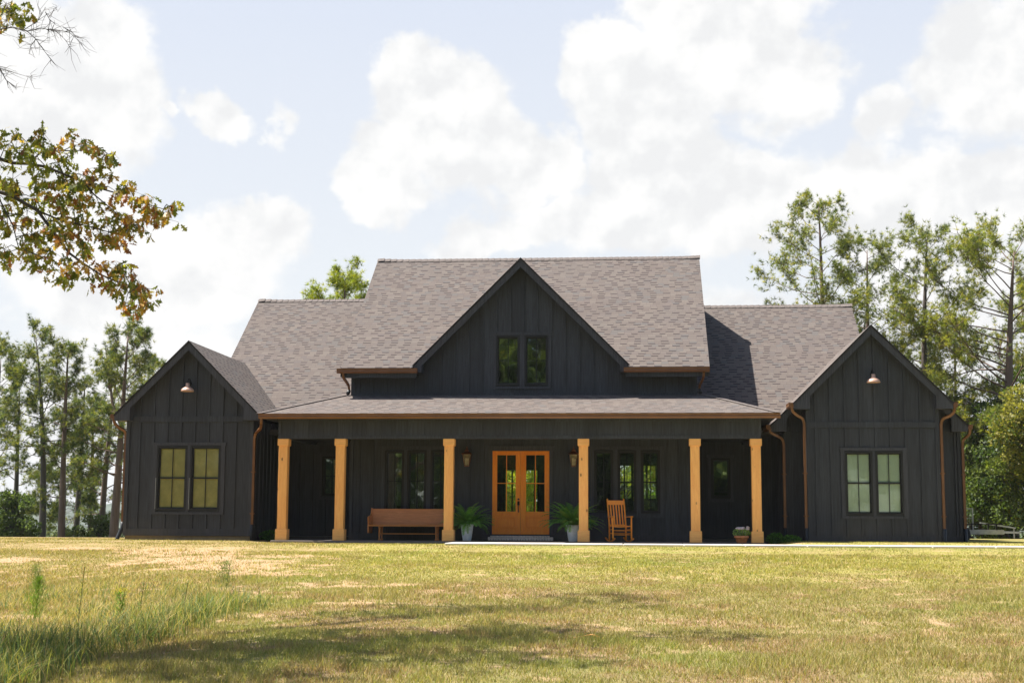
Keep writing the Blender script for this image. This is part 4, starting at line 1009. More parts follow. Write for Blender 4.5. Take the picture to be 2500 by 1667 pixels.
# tall single weeds that stand out of the rough grass
def weed(name, loc, h, kind, seed, label):
    gg = np.random.default_rng(seed); V_, cc_ = [], []
    def leafq(p, d, L, w, col):
        d = d/np.linalg.norm(d); s = np.cross(d, [0,0,1.0]); s = s/(np.linalg.norm(s)+1e-6)
        V_.extend([p, p+d*L*.4+s*w/2, p+d*L, p+d*L*.4-s*w/2]); cc_.append(col*gg.uniform(.7,1.3))
    if kind == 'feathery':       # dog fennel: soft plumes on one stalk
        for k in range(1500):
            t = gg.random()**.7; a = gg.uniform(0, 6.28); rad = h*.24*math.sin(math.pi*min(1,.15+t*.8))
            r0 = gg.random()*rad; p = np.array([math.cos(a)*r0+ .05*t, math.sin(a)*r0, h*(.18+.82*t)])
            leafq(p, np.array([math.cos(a)*.5, math.sin(a)*.5, 1.0])+gg.normal(size=3)*.35, .055, .005, np.array([.17,.25,.05]))
        st = [np.array([0,0,0]), np.array([.01,0,h*.95])]
    elif kind == 'stalk':
        for k in range(40):
            t = gg.uniform(.25,1); a = gg.uniform(0,6.28); leafq(np.array([.06*t*t,0,h*t]), np.array([math.cos(a),math.sin(a),.9]), .05*h*2, .010, np.array([.14,.17,.06]))
    elif kind == 'spike':        # young conifer like weed with whorled leaves
        for k in range(260):
            t = gg.random(); a = gg.uniform(0,6.28); leafq(np.array([0,0,h*t]), np.array([math.cos(a),math.sin(a),.5]), .06*(1.1-t), .008, np.array([.09,.15,.05]))
    elif kind == 'goldenrod':
        for k in range(160):
            a = gg.uniform(0,6.28); t = gg.uniform(.1,1); leafq(np.array([math.cos(a)*.03,math.sin(a)*.03,h*t*.8]), np.array([math.cos(a),math.sin(a),.7]), .07, .014, np.array([.17,.25,.05]))
        for k in range(220):
            a = gg.uniform(0,6.28); r0 = gg.random()*.13; leafq(np.array([math.cos(a)*r0,math.sin(a)*r0,h*(.82+.16*gg.random())]), gg.normal(size=3)+[0,0,1], .018, .012, np.array([.42,.36,.06]))
    elif kind == 'bushy':
        for k in range(700):
            a = gg.uniform(0,6.28); t = gg.random(); r0 = gg.random()*h*.42*(1-.4*t); p = np.array([math.cos(a)*r0,math.sin(a)*r0,h*(.1+.9*t)]); leafq(p, np.array([math.cos(a)*.5,math.sin(a)*.5,.8])+gg.normal(size=3)*.3, .04, .010, np.array([.19,.22,.09]))
    V_.extend([np.array([-.004,0,0]), np.array([.004,0,0]), np.array([.064,0,h*.97]), np.array([.056,0,h*.97])]); cc_.append(np.array([.12,.10,.05]))
    V_.extend([np.array([0,-.004,0]), np.array([0,.004,0]), np.array([.06,.004,h*.97]), np.array([.06,-.004,h*.97])]); cc_.append(np.array([.12,.10,.05]))
    o = npmesh(name, np.array(V_), 4, M['grass'], cc_); o.location = (loc[0], loc[1], float(gz(*loc))-.01); tag(o, label, 'weed')
weed('feathery_weed', (-4.02,-21.9), .62, 'feathery', 1, 'soft feathery green weed standing tallest in the rough grass at the lower left')
weed('weed_stalk', (-3.6,-21.6), .78, 'stalk', 2, 'tall thin dark stalk just right of the feathery weed')
weed('spiky_weed', (-4.25,-23.2), .46, 'spike', 3, 'dark whorled spiky weed in front of the feathery weed')
weed('goldenrod', (-3.45,-20.6), .40, 'goldenrod', 4, 'small yellow flowering weed in the rough grass')
weed('weed_stalk', (-3.1,-20.9), .52, 'stalk', 5, 'thin upright stalk right of the yellow flowering weed')
weed('weed_stalk', (-2.7,-20.4), .46, 'stalk', 6, 'thin leaning stalk near the green fringe of the mown lawn')
weed('bushy_weed', (-3.25,-16.6), .46, 'bushy', 7, 'grey green bushy weed on the bank below the bare tan patch')
weed('bushy_weed', (-6.9,-15.2), .42, 'bushy', 8, 'dark round weed clump at the left edge of the bank')
# ================================================================== TREES
def unit(v): v = np.asarray(v, float); return v/(np.linalg.norm(v)+1e-9)
def tufts(P, U, m, L, w, g, cols):
    """needle tufts: m thin needles fanning out of each point P along the shoot direction U"""
    P = np.asarray(P); U = np.asarray(U); K = len(P)
    d = g.normal(size=(K,m,3)); d /= np.linalg.norm(d, axis=2)[...,None]
    d = d*1.0+U[:,None,:]*.75+np.array([0,0,.12]); d /= np.linalg.norm(d, axis=2)[...,None]
    s = np.cross(d, g.normal(size=(K,m,3))); s /= np.linalg.norm(s, axis=2)[...,None]
    ll = L*g.uniform(.6,1.15,(K,m,1)); p = P[:,None,:]+d*.01
    V_ = np.stack([p-s*w/2, p+s*w/2, p+d*ll], 2).reshape(-1,3)
    base = np.asarray(cols)[g.integers(0, len(cols), K)]*g.uniform(.7,1.3,(K,1))
    cc = (base[:,None,:]*g.uniform(.75,1.25,(K,m,1))).reshape(-1,3)
    return V_, cc
PINE = [(.14,.17,.045),(.20,.21,.055),(.09,.125,.045),(.27,.26,.06),(.06,.09,.04)]
PINEY = [(.30,.31,.055),(.24,.26,.05),(.17,.20,.045),(.38,.34,.065),(.11,.145,.045)]
def pine(loc, H, label, seed, base=.35, spread=2.6, lean=(0,0), nl=34, shape='oval', cols=PINE, r0=.17, dens=1.0, thin=0., bark='bark_pine', fork=False, name='pine_tree', group=None, az_bias=None):
    g = np.random.default_rng(seed); r = empty(name, loc, 0, label, 'tree', group)
    mb = MB(); n = 14; ph = g.uniform(0,6.28,2); am = .02*H
    tr = lambda t: np.array([lean[0]*t*t+am*.35*math.sin(3*t+ph[0])-am*.35*math.sin(ph[0]), lean[1]*t*t+am*.35*math.sin(2.4*t+ph[1])-am*.35*math.sin(ph[1]), H*t])
    rad = lambda t: r0*(1-t)**.8+.018
    mb.tube([tr(i/n) for i in range(n+1)], [rad(i/n)*(1.25 if i == 0 else 1) for i in range(n+1)], 8)
    P, U = [], []
    def shoot(p, d, L, rr, lvl):
        m = 6 if lvl == 0 else 4; pts = [p]; d = unit(d); q = p.copy()
        for i in range(m):
            q = q+d*L/m; d = unit(d+np.array([0,0,.07 if lvl == 0 else .05])+g.normal(0,.11,3)); pts.append(q.copy())
        mb.tube(pts, [rr*(1-.8*i/m) for i in range(m+1)], 5 if lvl == 0 else 3, cap=False)
        if lvl == 0:
            k = int(5+L*3.4*dens)
            for j in range(k):
                t = g.uniform(.42,1.0); i = min(int(t*m), m-1); c = pts[i]+(pts[i+1]-pts[i])*(t*m-i)
                dd = unit(unit(pts[-1]-pts[0])*1.0+g.normal(0,.65,3)+np.array([0,0,.25])); shoot(c, dd, L*.30*g.uniform(.5,1.1)*(1.2-.5*t)+.2, rr*.35, 1)
        else:
            for t in np.linspace(.35,1,4):
                i = min(int(t*m), m-1); c = pts[i]+(pts[i+1]-pts[i])*(t*m-i); P.append(c+g.normal(0,.05,3)); U.append(unit(pts[-1]-pts[0]))
                if g.random() < .8: P.append(c+g.normal(0,.12,3)); U.append(unit(unit(pts[-1]-pts[0])+g.normal(0,.6,3)))
    for k in range(nl):
        t = base+(1-base)*((k+g.uniform(0,.9))/nl); u = (t-base)/(1-base)
        if shape == 'oval': L = spread*(math.sin(math.pi*min(1,.22+u*.72))**.6)
        elif shape == 'cone': L = spread*(1-u)**.6+.35
        elif shape == 'flat': L = spread*(.55+.45*math.sin(math.pi*min(1,u*1.05)))
        else: L = spread
        L *= g.uniform(.6,1.15); az = k*2.399+g.normal(0,.35); el = R(g.uniform(-8,22)+u*26)
        if az_bias is not None and g.random() < .4: az = az_bias+g.normal(0,.5)
        if g.random() < thin:   # dead snag
            pp = tr(t); d = np.array([math.cos(az)*math.cos(el), math.sin(az)*math.cos(el), math.sin(el)*.4]); mb.tube([pp, pp+d*L*.35, pp+d*L*.7+np.array([0,0,.1])], [.02,.012,.004], 3, cap=False); continue
        shoot(tr(t), (math.cos(az)*math.cos(el), math.sin(az)*math.cos(el), math.sin(el)), L, .035*(1-u*.6)*r0/.17, 0)
    # dead stubs below the crown
    for k in range(int(8*H/12)):
        t = g.uniform(.12, base); az = g.uniform(0,6.28); L = g.uniform(.3,1.3); pp = tr(t); d = np.array([math.cos(az), math.sin(az), g.uniform(-.1,.5)])
        mb.tube([pp, pp+d*L*.5, pp+d*L+np.array([0,0,g.uniform(-.1,.3)])], [.018,.010,.004], 3, cap=False)
    if fork:
        shoot(tr(.62), (fork*.5, 0, 1), H*.32, r0*.45, 0)
    mb.build('trunk', M[bark], r)
    V_, cc = tufts(P, U, 15, .21, .019, g, cols); npmesh('crown', V_, 3, M['needle'], cc, r)
    return r, len(cc)
def leaftree(loc, H, W, label, seed, cols, n=26000, size=.13, trunk=.3, r0=.16, name='broadleaf_tree', group=None, base=.12, bark='bark_dark', nc=60, part=True, cat='tree'):
    g = np.random.default_rng(seed); r = empty(name, loc, 0, label, cat, group)
    zc = H*(base+(1-base)/2); hz = H*(1-base)/2
    cl = []
    for k in range(nc):
        d = unit(g.normal(size=3)); rr = g.uniform(.25,1)**.6; p = np.array([d[0]*W*rr, d[1]*W*rr, zc+d[2]*hz*rr]); s = g.uniform(.16,.32)*W*(.9 if k % 3 else 1.2); cl.append((p, s))
    mb = MB(); top = np.array([0,0,H*.88]); pts = [np.array([.1*math.sin(i*1.3)*r0*4,.1*math.cos(i)*r0*4,H*.88*i/8]) for i in range(9)]
    mb.tube(pts, [r0*(1-i/9.5)+.01 for i in range(9)], 8)
    for p, s in cl:
        i = int(np.clip((p[2]*.75)/(H*.88)*8, 1, 8)); a = pts[i]; m = a*.45+p*.55+np.array([0,0,-.1*H*.1]); mb.tube([a, m, p], [r0*.26, r0*.15, .008], 4, cap=False)
    mb.build('trunk', M[bark], r)
    V_, cc = [], []
    per = n//nc
    for p, s in cl:
        c = np.array(cols)[g.integers(0, len(cols), 2)]; v, k = leafy(per, p, (s*1.15,s*1.15,s*.8), size, g, c, .62, .35); V_.append(v); cc.append(k)
    npmesh('crown', np.concatenate(V_), 4, M['leaf'], np.concatenate(cc), r)
    return r
gzf = lambda x, y: float(gz(x, y))
def at(x, y, dz=0): return (x, y, gzf(x, y)-.1+dz)
def px2(x, ytop, Y):       # ground position and height of a tree whose tip is seen at a bearing and elevation, standing at depth Y
    d = fw+rt2*((x-1176)/F_PX)+up2*((784-ytop)/F_PX); t = (Y-CAMLOC.y)/d.y; p = CAMLOC+d*t; return p.x, p.z
def standing(az_px, top_px, Y):
    X, Z = px2(az_px, top_px, Y); z0 = gzf(X, Y)-.1; return (X, Y, z0), Z-z0
grpL = 'pines beyond the lawn on the left'; grpR = 'tall pines behind the right wing'
L_ = [ # bearing, top, depth, base, spread, lean, nl, shape, thin, label, extra
 (75,775,24,.50,2.2,(-.9,0),30,'oval',.12,'tall leaning pine left of the thin topped pine, its bare trunk curving to the left',dict(bark='bark_dark')),
 (2,825,26,.45,2.0,(.2,0),24,'oval',.1,'pine cut by the left edge of the view',dict(bark='bark_dark')),
 (50,890,33,.3,1.9,(0,0),24,'oval',.05,'darker pine standing behind the leaning pine',dict(bark='bark_dark')),
 (166,800,23,.30,1.7,(.1,0),34,'cone',.35,'thin topped pine with a pinkish trunk and many bare twigs',dict(dens=.75)),
 (188,880,30,.35,1.5,(0,0),20,'oval',.1,'slender pine just right of the pinkish trunked pine',dict(bark='bark_dark')),
 (208,930,32,.35,1.4,(-.3,0),18,'oval',.1,'slender pine between the pinkish trunk and the forked pine',dict(bark='bark_dark')),
 (292,772,22,.38,2.2,(.3,0),38,'oval',.02,'bushy forked pine nearest the left wing',dict(fork=-1,r0=.21)),
 (268,830,27,.25,2.0,(.4,0),26,'oval',.05,'full pine behind the forked pine',{}),
 (372,835,30,.6,1.6,(0,0),18,'oval',0,'pine whose top shows above the left wing roof',{}),
 (100,1085,36,.25,1.8,(0,0),20,'flat',0,'small dark pine low between the leaning pine and the pinkish trunk',dict(r0=.09,bark='bark_dark')),
 (150,1100,34,.25,2.0,(0,0),22,'flat',0,'small flat topped pine low beside the pinkish trunk',dict(r0=.09,bark='bark_dark')),
]
cnt = 0
for i, (bx, ty, Y, ba, sp_, ln_, nl, shp, th, lab, ex) in enumerate(L_):
    loc, H = standing(bx, ty, Y); loc = (loc[0]-ln_[0], loc[1], loc[2])
    r_, k = pine(loc, H, lab, 100+i, ba, sp_, ln_, nl, shp, thin=th, group=grpL, **ex); cnt += k
Rr = [
 (1872,462,24,.30,4.7,(-.3,0),44,'cone','broad pine rising over the right main roof, leftmost of the tall pines',dict(cols=PINEY[1:4]+PINE[:3],r0=.2)),
 (1990,575,23,.30,2.5,(.3,0),28,'oval','shorter pine between the broad pine and the pine behind the right gable',dict(cols=PINEY[1:3]+PINE[:3])),
 (2138,535,21,.30,3.4,(.5,0),34,'oval','tall pine rising straight behind the right gable',dict(cols=PINE+PINEY[:2],r0=.2,bark='bark_dark')),
 (2182,760,25,.2,2.1,(0,0),30,'oval','thin pine just right of the pine behind the right gable',dict(cols=PINE+PINEY[:2],r0=.12)),
 (2330,575,19,.36,4.4,(.5,0),38,'flat','huge yellow green pine at the right edge with long bare limbs',dict(cols=PINEY,r0=.27,az_bias=math.pi)),
 (2395,660,22,.3,2.8,(0,0),30,'oval','pine cut off by the right edge',dict(cols=PINEY)),
]
for i, (bx, ty, Y, ba, sp_, ln_, nl, shp, lab, ex) in enumerate(Rr):
    ex = dict(ex); ex.pop('spread_', None); loc, H = standing(bx, ty, Y); loc = (loc[0]-ln_[0], loc[1], loc[2])
    r_, k = pine(loc, H, lab, 200+i, ba, sp_, ln_, nl, shp, group=grpR, **ex); cnt += k
loc, H = standing(800, 640, 22); r_, k = pine(loc, H, 'bright yellow green pine top showing above the left main roof', 301, .55, 1.9, (0,0), 40, 'oval', cols=[(.30,.33,.03),(.24,.28,.03),(.18,.23,.03),(.36,.36,.04)], dens=1.3); cnt += k
print('needles', cnt)
G1 = [(.065,.105,.03),(.10,.14,.035),(.045,.075,.022),(.13,.165,.045)]
G2 = [(.24,.27,.05),(.17,.24,.04),(.30,.29,.05),(.12,.19,.035),(.38,.31,.06)]
G3 = [(.035,.06,.02),(.05,.085,.025),(.07,.10,.03),(.10,.11,.04)]
BG = [ # bearing, top, depth, half width, colours, n, label
 (2240,895,20,2.3,G3,32000,'dark broadleaf tree just right of the right wing'),
 (2300,1010,17,1.7,G1,16000,'mid green tree in front of the dark broadleaf tree, behind the trailer'),
 (2405,845,15,2.0,[(.16,.19,.04),(.11,.15,.035),(.24,.22,.05),(.08,.11,.03),(.27,.25,.06)],30000,'yellow green broadleaf tree turning at the right edge'),
 (2190,980,26,2.2,G3,14000,'dark tree showing low behind the rearmost downspout'),
 (2420,780,20,2.6,G2,16000,'yellowing tree mostly beyond the right edge'),
 (38,1112,19,.95,[(.10,.145,.05),(.14,.18,.065),(.07,.10,.035)],9000,'leafy green sapling clump at the far left behind the lawn crest'),
 (228,1188,24,1.2,G1+[(.13,.15,.05)],9000,'low dark bush between the slender pines and the left wing'),
]
for i, (bx, ty, Y, W, cols, n, lab) in enumerate(BG):
    loc, H = standing(bx, ty, Y); bush = ty > 1150
    leaftree(loc, H, W, lab, 400+i, cols, n, .12, name='bush' if bush else 'broadleaf_tree', base=.02 if (bush or Y < 21) else .1, nc=40 if bush else 70, cat='shrub' if bush else 'tree', r0=.06 if bush else .14)
# trees in the back yard, seen through the glazed doors and the rooms
for i, (x, y, H, W, cols, lab) in enumerate([(-3.9,22,7.4,2.6,G2,'sunlit yellow green tree seen through the left front door leaf'),(-2.3,24,6.3,2.4,[(.42,.48,.06),(.55,.52,.07),(.30,.40,.06)],'sunlit tree seen through the right front door leaf'),(2.1,23,7.6,2.7,G2,'sunlit tree seen through the right triple window'),(4.6,25,7.2,2.6,G1+G2[:1],'green tree seen through the right triple window beside its sunlit neighbour')]):
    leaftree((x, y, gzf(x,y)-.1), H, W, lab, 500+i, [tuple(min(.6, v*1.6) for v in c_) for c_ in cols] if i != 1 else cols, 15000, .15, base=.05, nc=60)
# trees behind the camera: they stand in the window panes as reflections
protoF = leaftree((-7,-62,-2.2), 24, 7.5, 'tall shade tree reflected dark in the upper gable window', 601, [(.12,.19,.08),(.18,.25,.10),(.08,.13,.06),(.26,.31,.12)], 30000, .45, base=.01, group='trees reflected in the windows', r0=.3)
for i, (x, y, s, a, lab) in enumerate([(4,-66,1.05,1.1,'shade tree reflected in the pane right of centre of the gable window'),(15,-63,.95,2.3,'shade tree reflected in the right triple window'),(-19,-64,1.1,3.2,'shade tree reflected in the left triple window'),(27,-66,1.0,4.0,'shade tree reflected toward the right wing windows'),(-31,-62,.9,5.1,'shade tree reflected in the left wing windows'),(9,-80,1.3,.4,'tallest shade tree reflected behind the others'),(-1.5,-69,1.1,2.9,'shade tree reflected in the left pane of the gable window')]):
    c = copy_tree(protoF); c.location = (x, y, -2.3); c.scale = (s,s,s); c.rotation_euler = (0,0,a); c['label'] = lab
# far wooded ridge
g = np.random.default_rng(9); xs = np.linspace(-700, 900, 620); V_ = []; 
def ridge(name, Y, h, seed, col, label):
    xs = np.linspace(-Y*.9, Y*1.0, 620); q_ = Y/620
    V_ = []; f = []; n = len(xs); gg = np.random.default_rng(seed)
    prof = h*(.55+.6*fbm(xs*.006/q_+3, xs*0+1, seed, 3))+gg.normal(0,.55,n)+2.4*fbm(xs*.06, xs*0, seed+3, 3)
    rows = [(0,-14),(6,0),(30,.55),(80,1.0),(240,.4)]
    for dy, k in rows:
        for i, x in enumerate(xs): V_.append((x, Y+dy+gg.normal(0,1.5), (-9 if k == -14 else -7+(prof[i]+7)*max(k,0))+ (gg.normal(0,.5) if k > 0 else 0)))
    for j in range(len(rows)-1):
        for i in range(n-1): a = j*n+i; f.append((a, a+1, a+n+1, a+n))
    mb = MB(); mb.add(V_, f); o = mb.build(name, m_plain('far_woods_'+name, col, .9, 0, .5, .05, .1)); tag(o, label, None, None, 'structure')
ridge('wooded_hill', 1500, 21, 5, (.035,.055,.03), 'far wooded ridge low on the horizon left of the house')
ridge('distant_hill', 2800, 44, 6, (.035,.05,.035), 'faintest farthest ridge on the horizon')
CL=[(-3.63,-23.79,4.71),(-3.9,-23.45,4.69),(-3.64,-23.64,4.56),(-3.52,-23.39,4.82),(-3.58,-23.36,4.71),(-3.39,-23.98,4.38),(-3.14,-24.04,4.45),(-3.45,-23.13,4.53),(-3.05,-23.76,4.64),(-3.07,-23.79,4.47),(-3.21,-22.95,4.79),(-2.82,-23.53,4.53),(-2.86,-23.13,4.64),(-2.8,-23.53,4.39),(-3.06,-23.35,4.34),(-2.93,-23.88,4.11),(-2.81,-23.35,4.31),(-4.08,-23.1,4.52),(-3.82,-23.47,4.28),(-4.03,-23.23,4.24),(-3.82,-23.31,4.15),(-3.4,-23.98,4.05),(-3.52,-23.22,4.24),(-3.3,-23.4,4.29),(-3.38,-23.72,4.23),(-3.09,-24.02,3.9),(-4.03,-23.1,4.08),(-3.87,-23.53,3.79),(-3.73,-23.26,3.97),(-3.69,-23.08,4.13),(-3.33,-23.26,4.17),(-3.24,-23.04,4.08),(-3.05,-23.62,3.9),(-3.02,-23.17,4.14),(-2.92,-23.56,4.19),(-2.95,-23.02,4.01),(-2.76,-23.08,4.21),(-2.34,-23.94,4.05),(-2.26,-23.9,3.92),(-2.16,-23.81,3.94),(-2.37,-22.99,4.03),(-2.05,-23.57,3.8),(-2.05,-23.36,3.97),(-2.32,-23.72,3.75),(-2.54,-23.49,3.75),(-2.26,-23.63,3.68),(-2.43,-23.66,3.58),(-2.72,-23.41,3.66),(-2.78,-23.41,3.59),(-2.76,-23.06,3.78),(-3.13,-23.3,3.83),(-3.41,-23.03,3.82),(-3.52,-23.11,3.83),(-3.74,-22.96,3.88),(-3.14,-23.31,3.66),(-3.04,-23.87,3.52),(-3.61,-23.1,3.68),(-3.81,-22.99,3.64),(-3.74,-23.05,3.74),(-3.35,-23.42,3.47),(-3.94,-23.26,3.73),(-3.72,-23.82,3.42),(-4.03,-23.14,3.42),(-3.64,-23.42,3.45),(-3.3,-23.74,3.34),(-2.87,-23.98,3.22),(-3.3,-23.11,3.27),(-3.13,-22.96,3.56),(-2.82,-23.95,3.48),(-3.01,-23.17,3.83),(-2.67,-23.6,3.24),(-2.42,-23.88,3.21),(-2.39,-23.73,3.17),(-2.68,-23.2,3.17),(-2.53,-23.09,3.22),(-2.05,-24.0,2.94),(-2.47,-23.37,3.07),(-2.27,-24.0,2.79),(-2.36,-23.26,2.9),(-2.3,-23.69,2.9),(-2.74,-23.08,3.08),(-2.98,-22.97,3.22),(-3.45,-23.49,3.27),(-3.41,-22.95,3.27),(-3.89,-23.71,6.23),(-3.74,-23.97,6.04),(-3.91,-23.39,6.22),(-3.73,-24.02,5.92)]
LIMBS=[[(-4.12,-23.5,4.56),(-3.97,-23.5,4.51),(-3.82,-23.5,4.46),(-3.65,-23.5,4.45),(-3.43,-23.5,4.41),(-3.24,-23.5,4.33),(-2.99,-23.5,4.23),(-2.82,-23.5,4.16),(-2.65,-23.5,4.11),(-2.39,-23.5,4.01),(-2.07,-23.5,3.91)],[(-2.99,-23.5,4.23),(-2.87,-23.5,4.09),(-2.72,-23.5,3.97),(-2.54,-23.5,3.82)],[(-4.1,-23.5,4.18),(-3.8,-23.5,4.08),(-3.5,-23.5,3.91),(-3.33,-23.5,3.69),(-3.12,-23.5,3.43),(-2.95,-23.5,3.31),(-2.76,-23.5,3.19),(-2.56,-23.5,3.1),(-2.42,-23.5,2.98)],[(-4.1,-23.5,4.18),(-3.94,-23.5,4.03),(-3.78,-23.5,3.75),(-3.7,-23.5,3.49),(-3.55,-23.5,3.44)],[(-3.5,-23.5,3.91),(-3.21,-23.5,3.79),(-2.92,-23.5,3.73),(-2.68,-23.5,3.66),(-2.44,-23.5,3.68)],[(-3.65,-23.5,4.45),(-3.49,-23.5,4.58),(-3.25,-23.5,4.59),(-2.96,-23.5,4.59),(-2.76,-23.5,4.53)]]
BARE=[[(-3.8,-24.3,5.73),(-3.66,-24.3,5.72),(-3.53,-24.3,5.74),(-3.36,-24.3,5.69),(-3.26,-24.3,5.6),(-3.17,-24.3,5.48),(-3.06,-24.3,5.34)],[(-3.36,-24.3,5.69),(-3.2,-24.3,5.72),(-3.04,-24.3,5.68),(-2.94,-24.3,5.59),(-2.87,-24.3,5.49)],[(-3.11,-24.3,5.71),(-2.9,-24.3,5.67),(-2.75,-24.3,5.54)],[(-3.41,-24.3,5.7),(-3.25,-24.3,5.8),(-3.19,-24.3,5.92),(-3.05,-24.3,5.94)],[(-3.79,-24.3,5.4),(-3.64,-24.3,5.28),(-3.57,-24.3,5.16),(-3.44,-24.3,5.05)],[(-3.64,-24.3,5.29),(-3.5,-24.3,5.24),(-3.24,-24.3,5.16)],[(-3.26,-24.3,5.6),(-3.31,-24.3,5.53),(-3.32,-24.3,5.48)],[(-3.76,-24.3,5.73),(-3.67,-24.3,5.86),(-3.61,-24.3,5.95)],[(-3.17,-24.3,5.9),(-3.11,-24.3,5.8),(-3.13,-24.3,5.71)],[(-2.97,-24.3,5.73),(-2.86,-24.3,5.66),(-2.81,-24.3,5.6)]]
# ---- the oak at the left: one limb reaches into view, the crown overhead throws the streaked shade on the lawn
oak = empty('oak_tree', (-8.8,-25.0,-1.1), 0, 'oak at the left with one leafy limb and bare twigs hanging into view', 'tree')
OL = Vector(oak.location)
mb = MB(); g = np.random.default_rng(31)
trunk = [Vector(p)-OL for p in [(-8.8,-25,-1.4),(-8.75,-24.9,1.2),(-8.65,-24.9,4),(-8.5,-24.6,7),(-8.3,-24.0,10),(-8.0,-23.2,13)]]
mb.tube(trunk, [.38,.30,.27,.23,.16,.06], 12)
def link(a, b, r0, r1, sag=.25):
    a, b = Vector(a)-OL, Vector(b)-OL; m = (a+b)/2+Vector((0,0,sag)); mb.tube([a, a.lerp(m,.6), m, m.lerp(b,.5), b], [r0, r0*.8+r1*.2, (r0+r1)/2, (r0+r1*2)/3, r1], 7, cap=False)
link((-8.65,-24.9,3.4), LIMBS[0][0], .11, .026); link((-8.7,-24.9,2.6), LIMBS[2][0], .09, .023); link((-8.55,-24.7,5.4), BARE[0][0], .08, .014); link((-8.6,-24.8,4.6), BARE[4][0], .06, .009)
for k, l in enumerate(LIMBS):
    n = len(l); mb.tube([Vector(p)-OL for p in l], [.023*(1-.82*i/(n-1)) if k in (0,2) else .011*(1-.7*i/(n-1)) for i in range(n)], 6, cap=False)
for k, l in enumerate(BARE):
    n = len(l); base_ = .010 if k in (0,4) else .005
    mb.tube([Vector(p)-OL for p in l], [base_*(1-.75*i/(n-1)) for i in range(n)], 4, cap=False)
    for a, b in zip(l, l[1:]):        # fine twiglets
        for j in range(6 if k else 5):
            t = g.random(); p = np.array(a)*(1-t)+np.array(b)*t; d = unit(np.array(b)-np.array(a)+g.normal(0,.20,3)*np.linalg.norm(np.array(b)-np.array(a))*4); L = g.uniform(.06,.27)
            q = p+d*L*.5+np.array([0,0,g.normal(0,.02)]); mb.tube([Vector(p)-OL, Vector(q)-OL, Vector(p+d*L+g.normal(0,.03,3))-OL], [.003,.002,.001], 3, cap=False)
limbpts = [np.array(p) for l in LIMBS for a, b in zip(l, l[1:]) for p in (a, tuple((np.array(a)+np.array(b))/2), b)]
lobes = [(0,0),(.10,.10),(.22,.07),(.30,.26),(.40,.10),(.52,.12),(.60,.36),(.70,.13),(.82,.17),(.86,.06),(1.0,0)]
outline = [(x, y) for x, y in lobes]+[(x, -y) for x, y in lobes[-2:0:-1]]
LV, LC = [], []
ocols = [(.19,.215,.04),(.26,.27,.05),(.34,.33,.06),(.13,.155,.03),(.42,.34,.07)]; rust = [(.50,.26,.07),(.58,.36,.10),(.36,.15,.06),(.46,.32,.09)]
NV = len(CL)-4
CL = CL[:NV]+[(-7.9+2.9*((i*.37) % 1), -23.7-.9*((i*.61) % 1), 2.8+1.8*((i*.23) % 1)) for i in range(14)]+CL[NV:]   # the limb's leaves nearer the trunk
limbpts += [np.array(p) for p in ((-7.8,-24.6,3.6),(-6.9,-24.3,3.8),(-5.6,-23.9,4.0),(-7.6,-24.6,2.9),(-6.6,-24.3,3.2),(-5.3,-23.8,3.4))]
for ci, c in enumerate(CL):
    c = np.array(c); j = int(np.argmin([np.linalg.norm(c-p)+.25*max(0,p[0]-c[0]) for p in limbpts])); p = limbpts[j] if ci < len(CL)-4 else np.array(BARE[7][-1])
    m_ = (p+c)/2+np.array([0,0,.04]); mb.tube([Vector(p)-OL, Vector(m_)-OL, Vector(c)-OL], [.007,.005,.003], 3, cap=False)
    redness = .12+.35*(c[0] > -3.2)+.25*(c[2] < 3.9)
    for k in range(6):
        e = c+g.normal(0,.070,3)*[1,1.5,.8]; mb.tube([Vector(c)-OL, Vector(e)-OL], [.003,.0015], 3, cap=False)
        isr = g.random() < redness*.8
        for l in range(int(g.integers(4,7))):
            d = unit(np.array([g.normal(0,.55), g.normal(0,.55), -.75+g.normal(0,.45)])); s = unit(np.cross(d, g.normal(size=3))); nn = np.cross(d, s)
            L = g.uniform(.08,.125); o = e+g.normal(0,.017,3); curl = g.normal(0,.18)
            LV.extend([o+d*L*x+s*L*y*.95+nn*L*(curl*x*x-.25*abs(y)) for x, y in outline])
            pal = rust if (isr and g.random() < .8) or g.random() < .06 else ocols
            LC.append(np.array(pal[g.integers(0,len(pal))])*g.uniform(.75,1.3))
# high crown limbs and leaves, over the frame
CLU = []
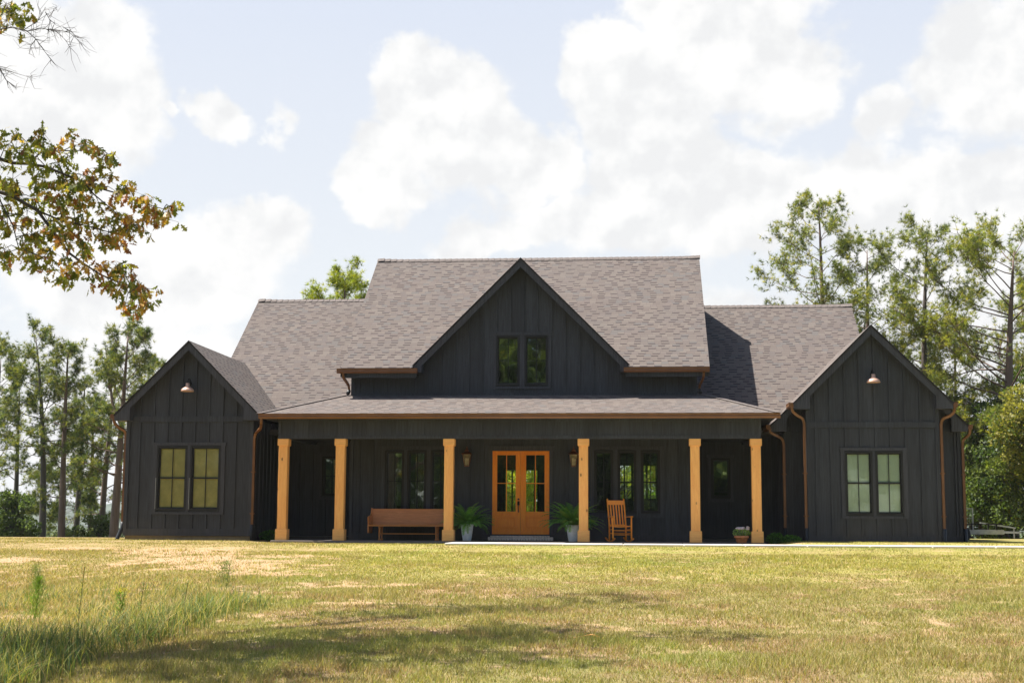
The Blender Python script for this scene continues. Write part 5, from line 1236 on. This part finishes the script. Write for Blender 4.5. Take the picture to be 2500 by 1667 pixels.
# layered sprays, each a flat run of leaf clusters along a high limb, with open air between them
SPRAYS = [((-6.9,-19.5,10.4),(-3.6,-16.7,11.4),9,.42),((-7.6,-23.6,8.9),(-2.7,-21.0,10.0),9,.5),((-7.4,-25.6,8.2),(-5.0,-24.6,8.6),7,.55),((-7.2,-22.2,9.3),(-3.6,-21.6,9.7),8,.4),((-6.0,-21.3,12.2),(-3.6,-20.4,12.4),3,.5),((-8.2,-24.6,11.5),(-4.8,-23.2,12),7,.5),((-9.5,-26.5,8.2),(-7.0,-26.2,8.4),6,.5)]
for a, b, n, r_ in SPRAYS:
    for i in range(n):
        q = np.array(a)+(np.array(b)-np.array(a))*(i+g.random())/n+g.normal(0,1,3)*np.array([r_,r_,.25]); q[2] = max(q[2], .5+.405*(q[1]+38.4)+.8); CLU.append(q)
for q in CLU:
    i = int(g.integers(2,5)); a = np.array(trunk[i])+np.array(OL)
    lowz = .5+.385*(q[1]+38.4)+.35
    m_ = a*.5+q*.5; m_[2] = max(m_[2]+.6, lowz if m_[0] > -7.0 else 0); mb.tube([Vector(a)-OL, Vector(m_)-OL, Vector(q)-OL], [.06,.035,.008], 5, cap=False)
mb.build('trunk', M['bark_dark'], oak)
npmesh('crown', np.array(LV)-np.array(OL), len(outline), M['oakleaf'], LC, oak)
V_, cc = [], []
for q in CLU:
    v, k = leafy(95, q-np.array(OL), (.80,.62,.40), .17, g, ocols+rust[:1], .7, .5); V_.append(v); cc.append(k)
npmesh('upper_crown', np.concatenate(V_), 4, M['oakleaf'], np.concatenate(cc), oak)
# a dead twig lying in the mown grass
g = np.random.default_rng(3); tx, ty = 2.55, -22.6; tz = gzf(tx, ty)+.02
mb = MB(); mb.tube([(-.14,0,.01),(-.03,.02,.03),(.06,.05,.045),(.15,.03,.02)], [.004,.006,.005,.002], 5); mb.tube([(-.03,.02,.03),(.0,.02,.10),(.01,.01,.13)], [.004,.003,.0015], 4); mb.tube([(.02,.04,.04),(.10,-.02,.05)], [.003,.0015], 4)
o = mb.build('fallen_twig', M['cedar_x']); o.location = (tx, ty, tz); tag(o, 'pale fallen twig lying on the mown grass in the foreground', 'twig')
# every object parented under the farmhouse keeps its own kind name; nothing else is needed

# humid air: one closed box of thin even haze round the whole place, the sky outside it
mb = MB(); mb.box(-5200, 5200, -5200, 5200, -9.5, 40)
hm, nt, out = mat('humid_air'); pv = N(nt, 'ShaderNodeVolumePrincipled'); pv.inputs['Color'].default_value = (.93,.96,1,1); pv.inputs['Density'].default_value = .00013; pv.inputs['Anisotropy'].default_value = .2
nt.links.new(pv.outputs[0], out.inputs['Volume'])
hz = mb.build('haze', hm); tag(hz, 'thin humid haze that pales the far ridges', None, None, 'stuff')
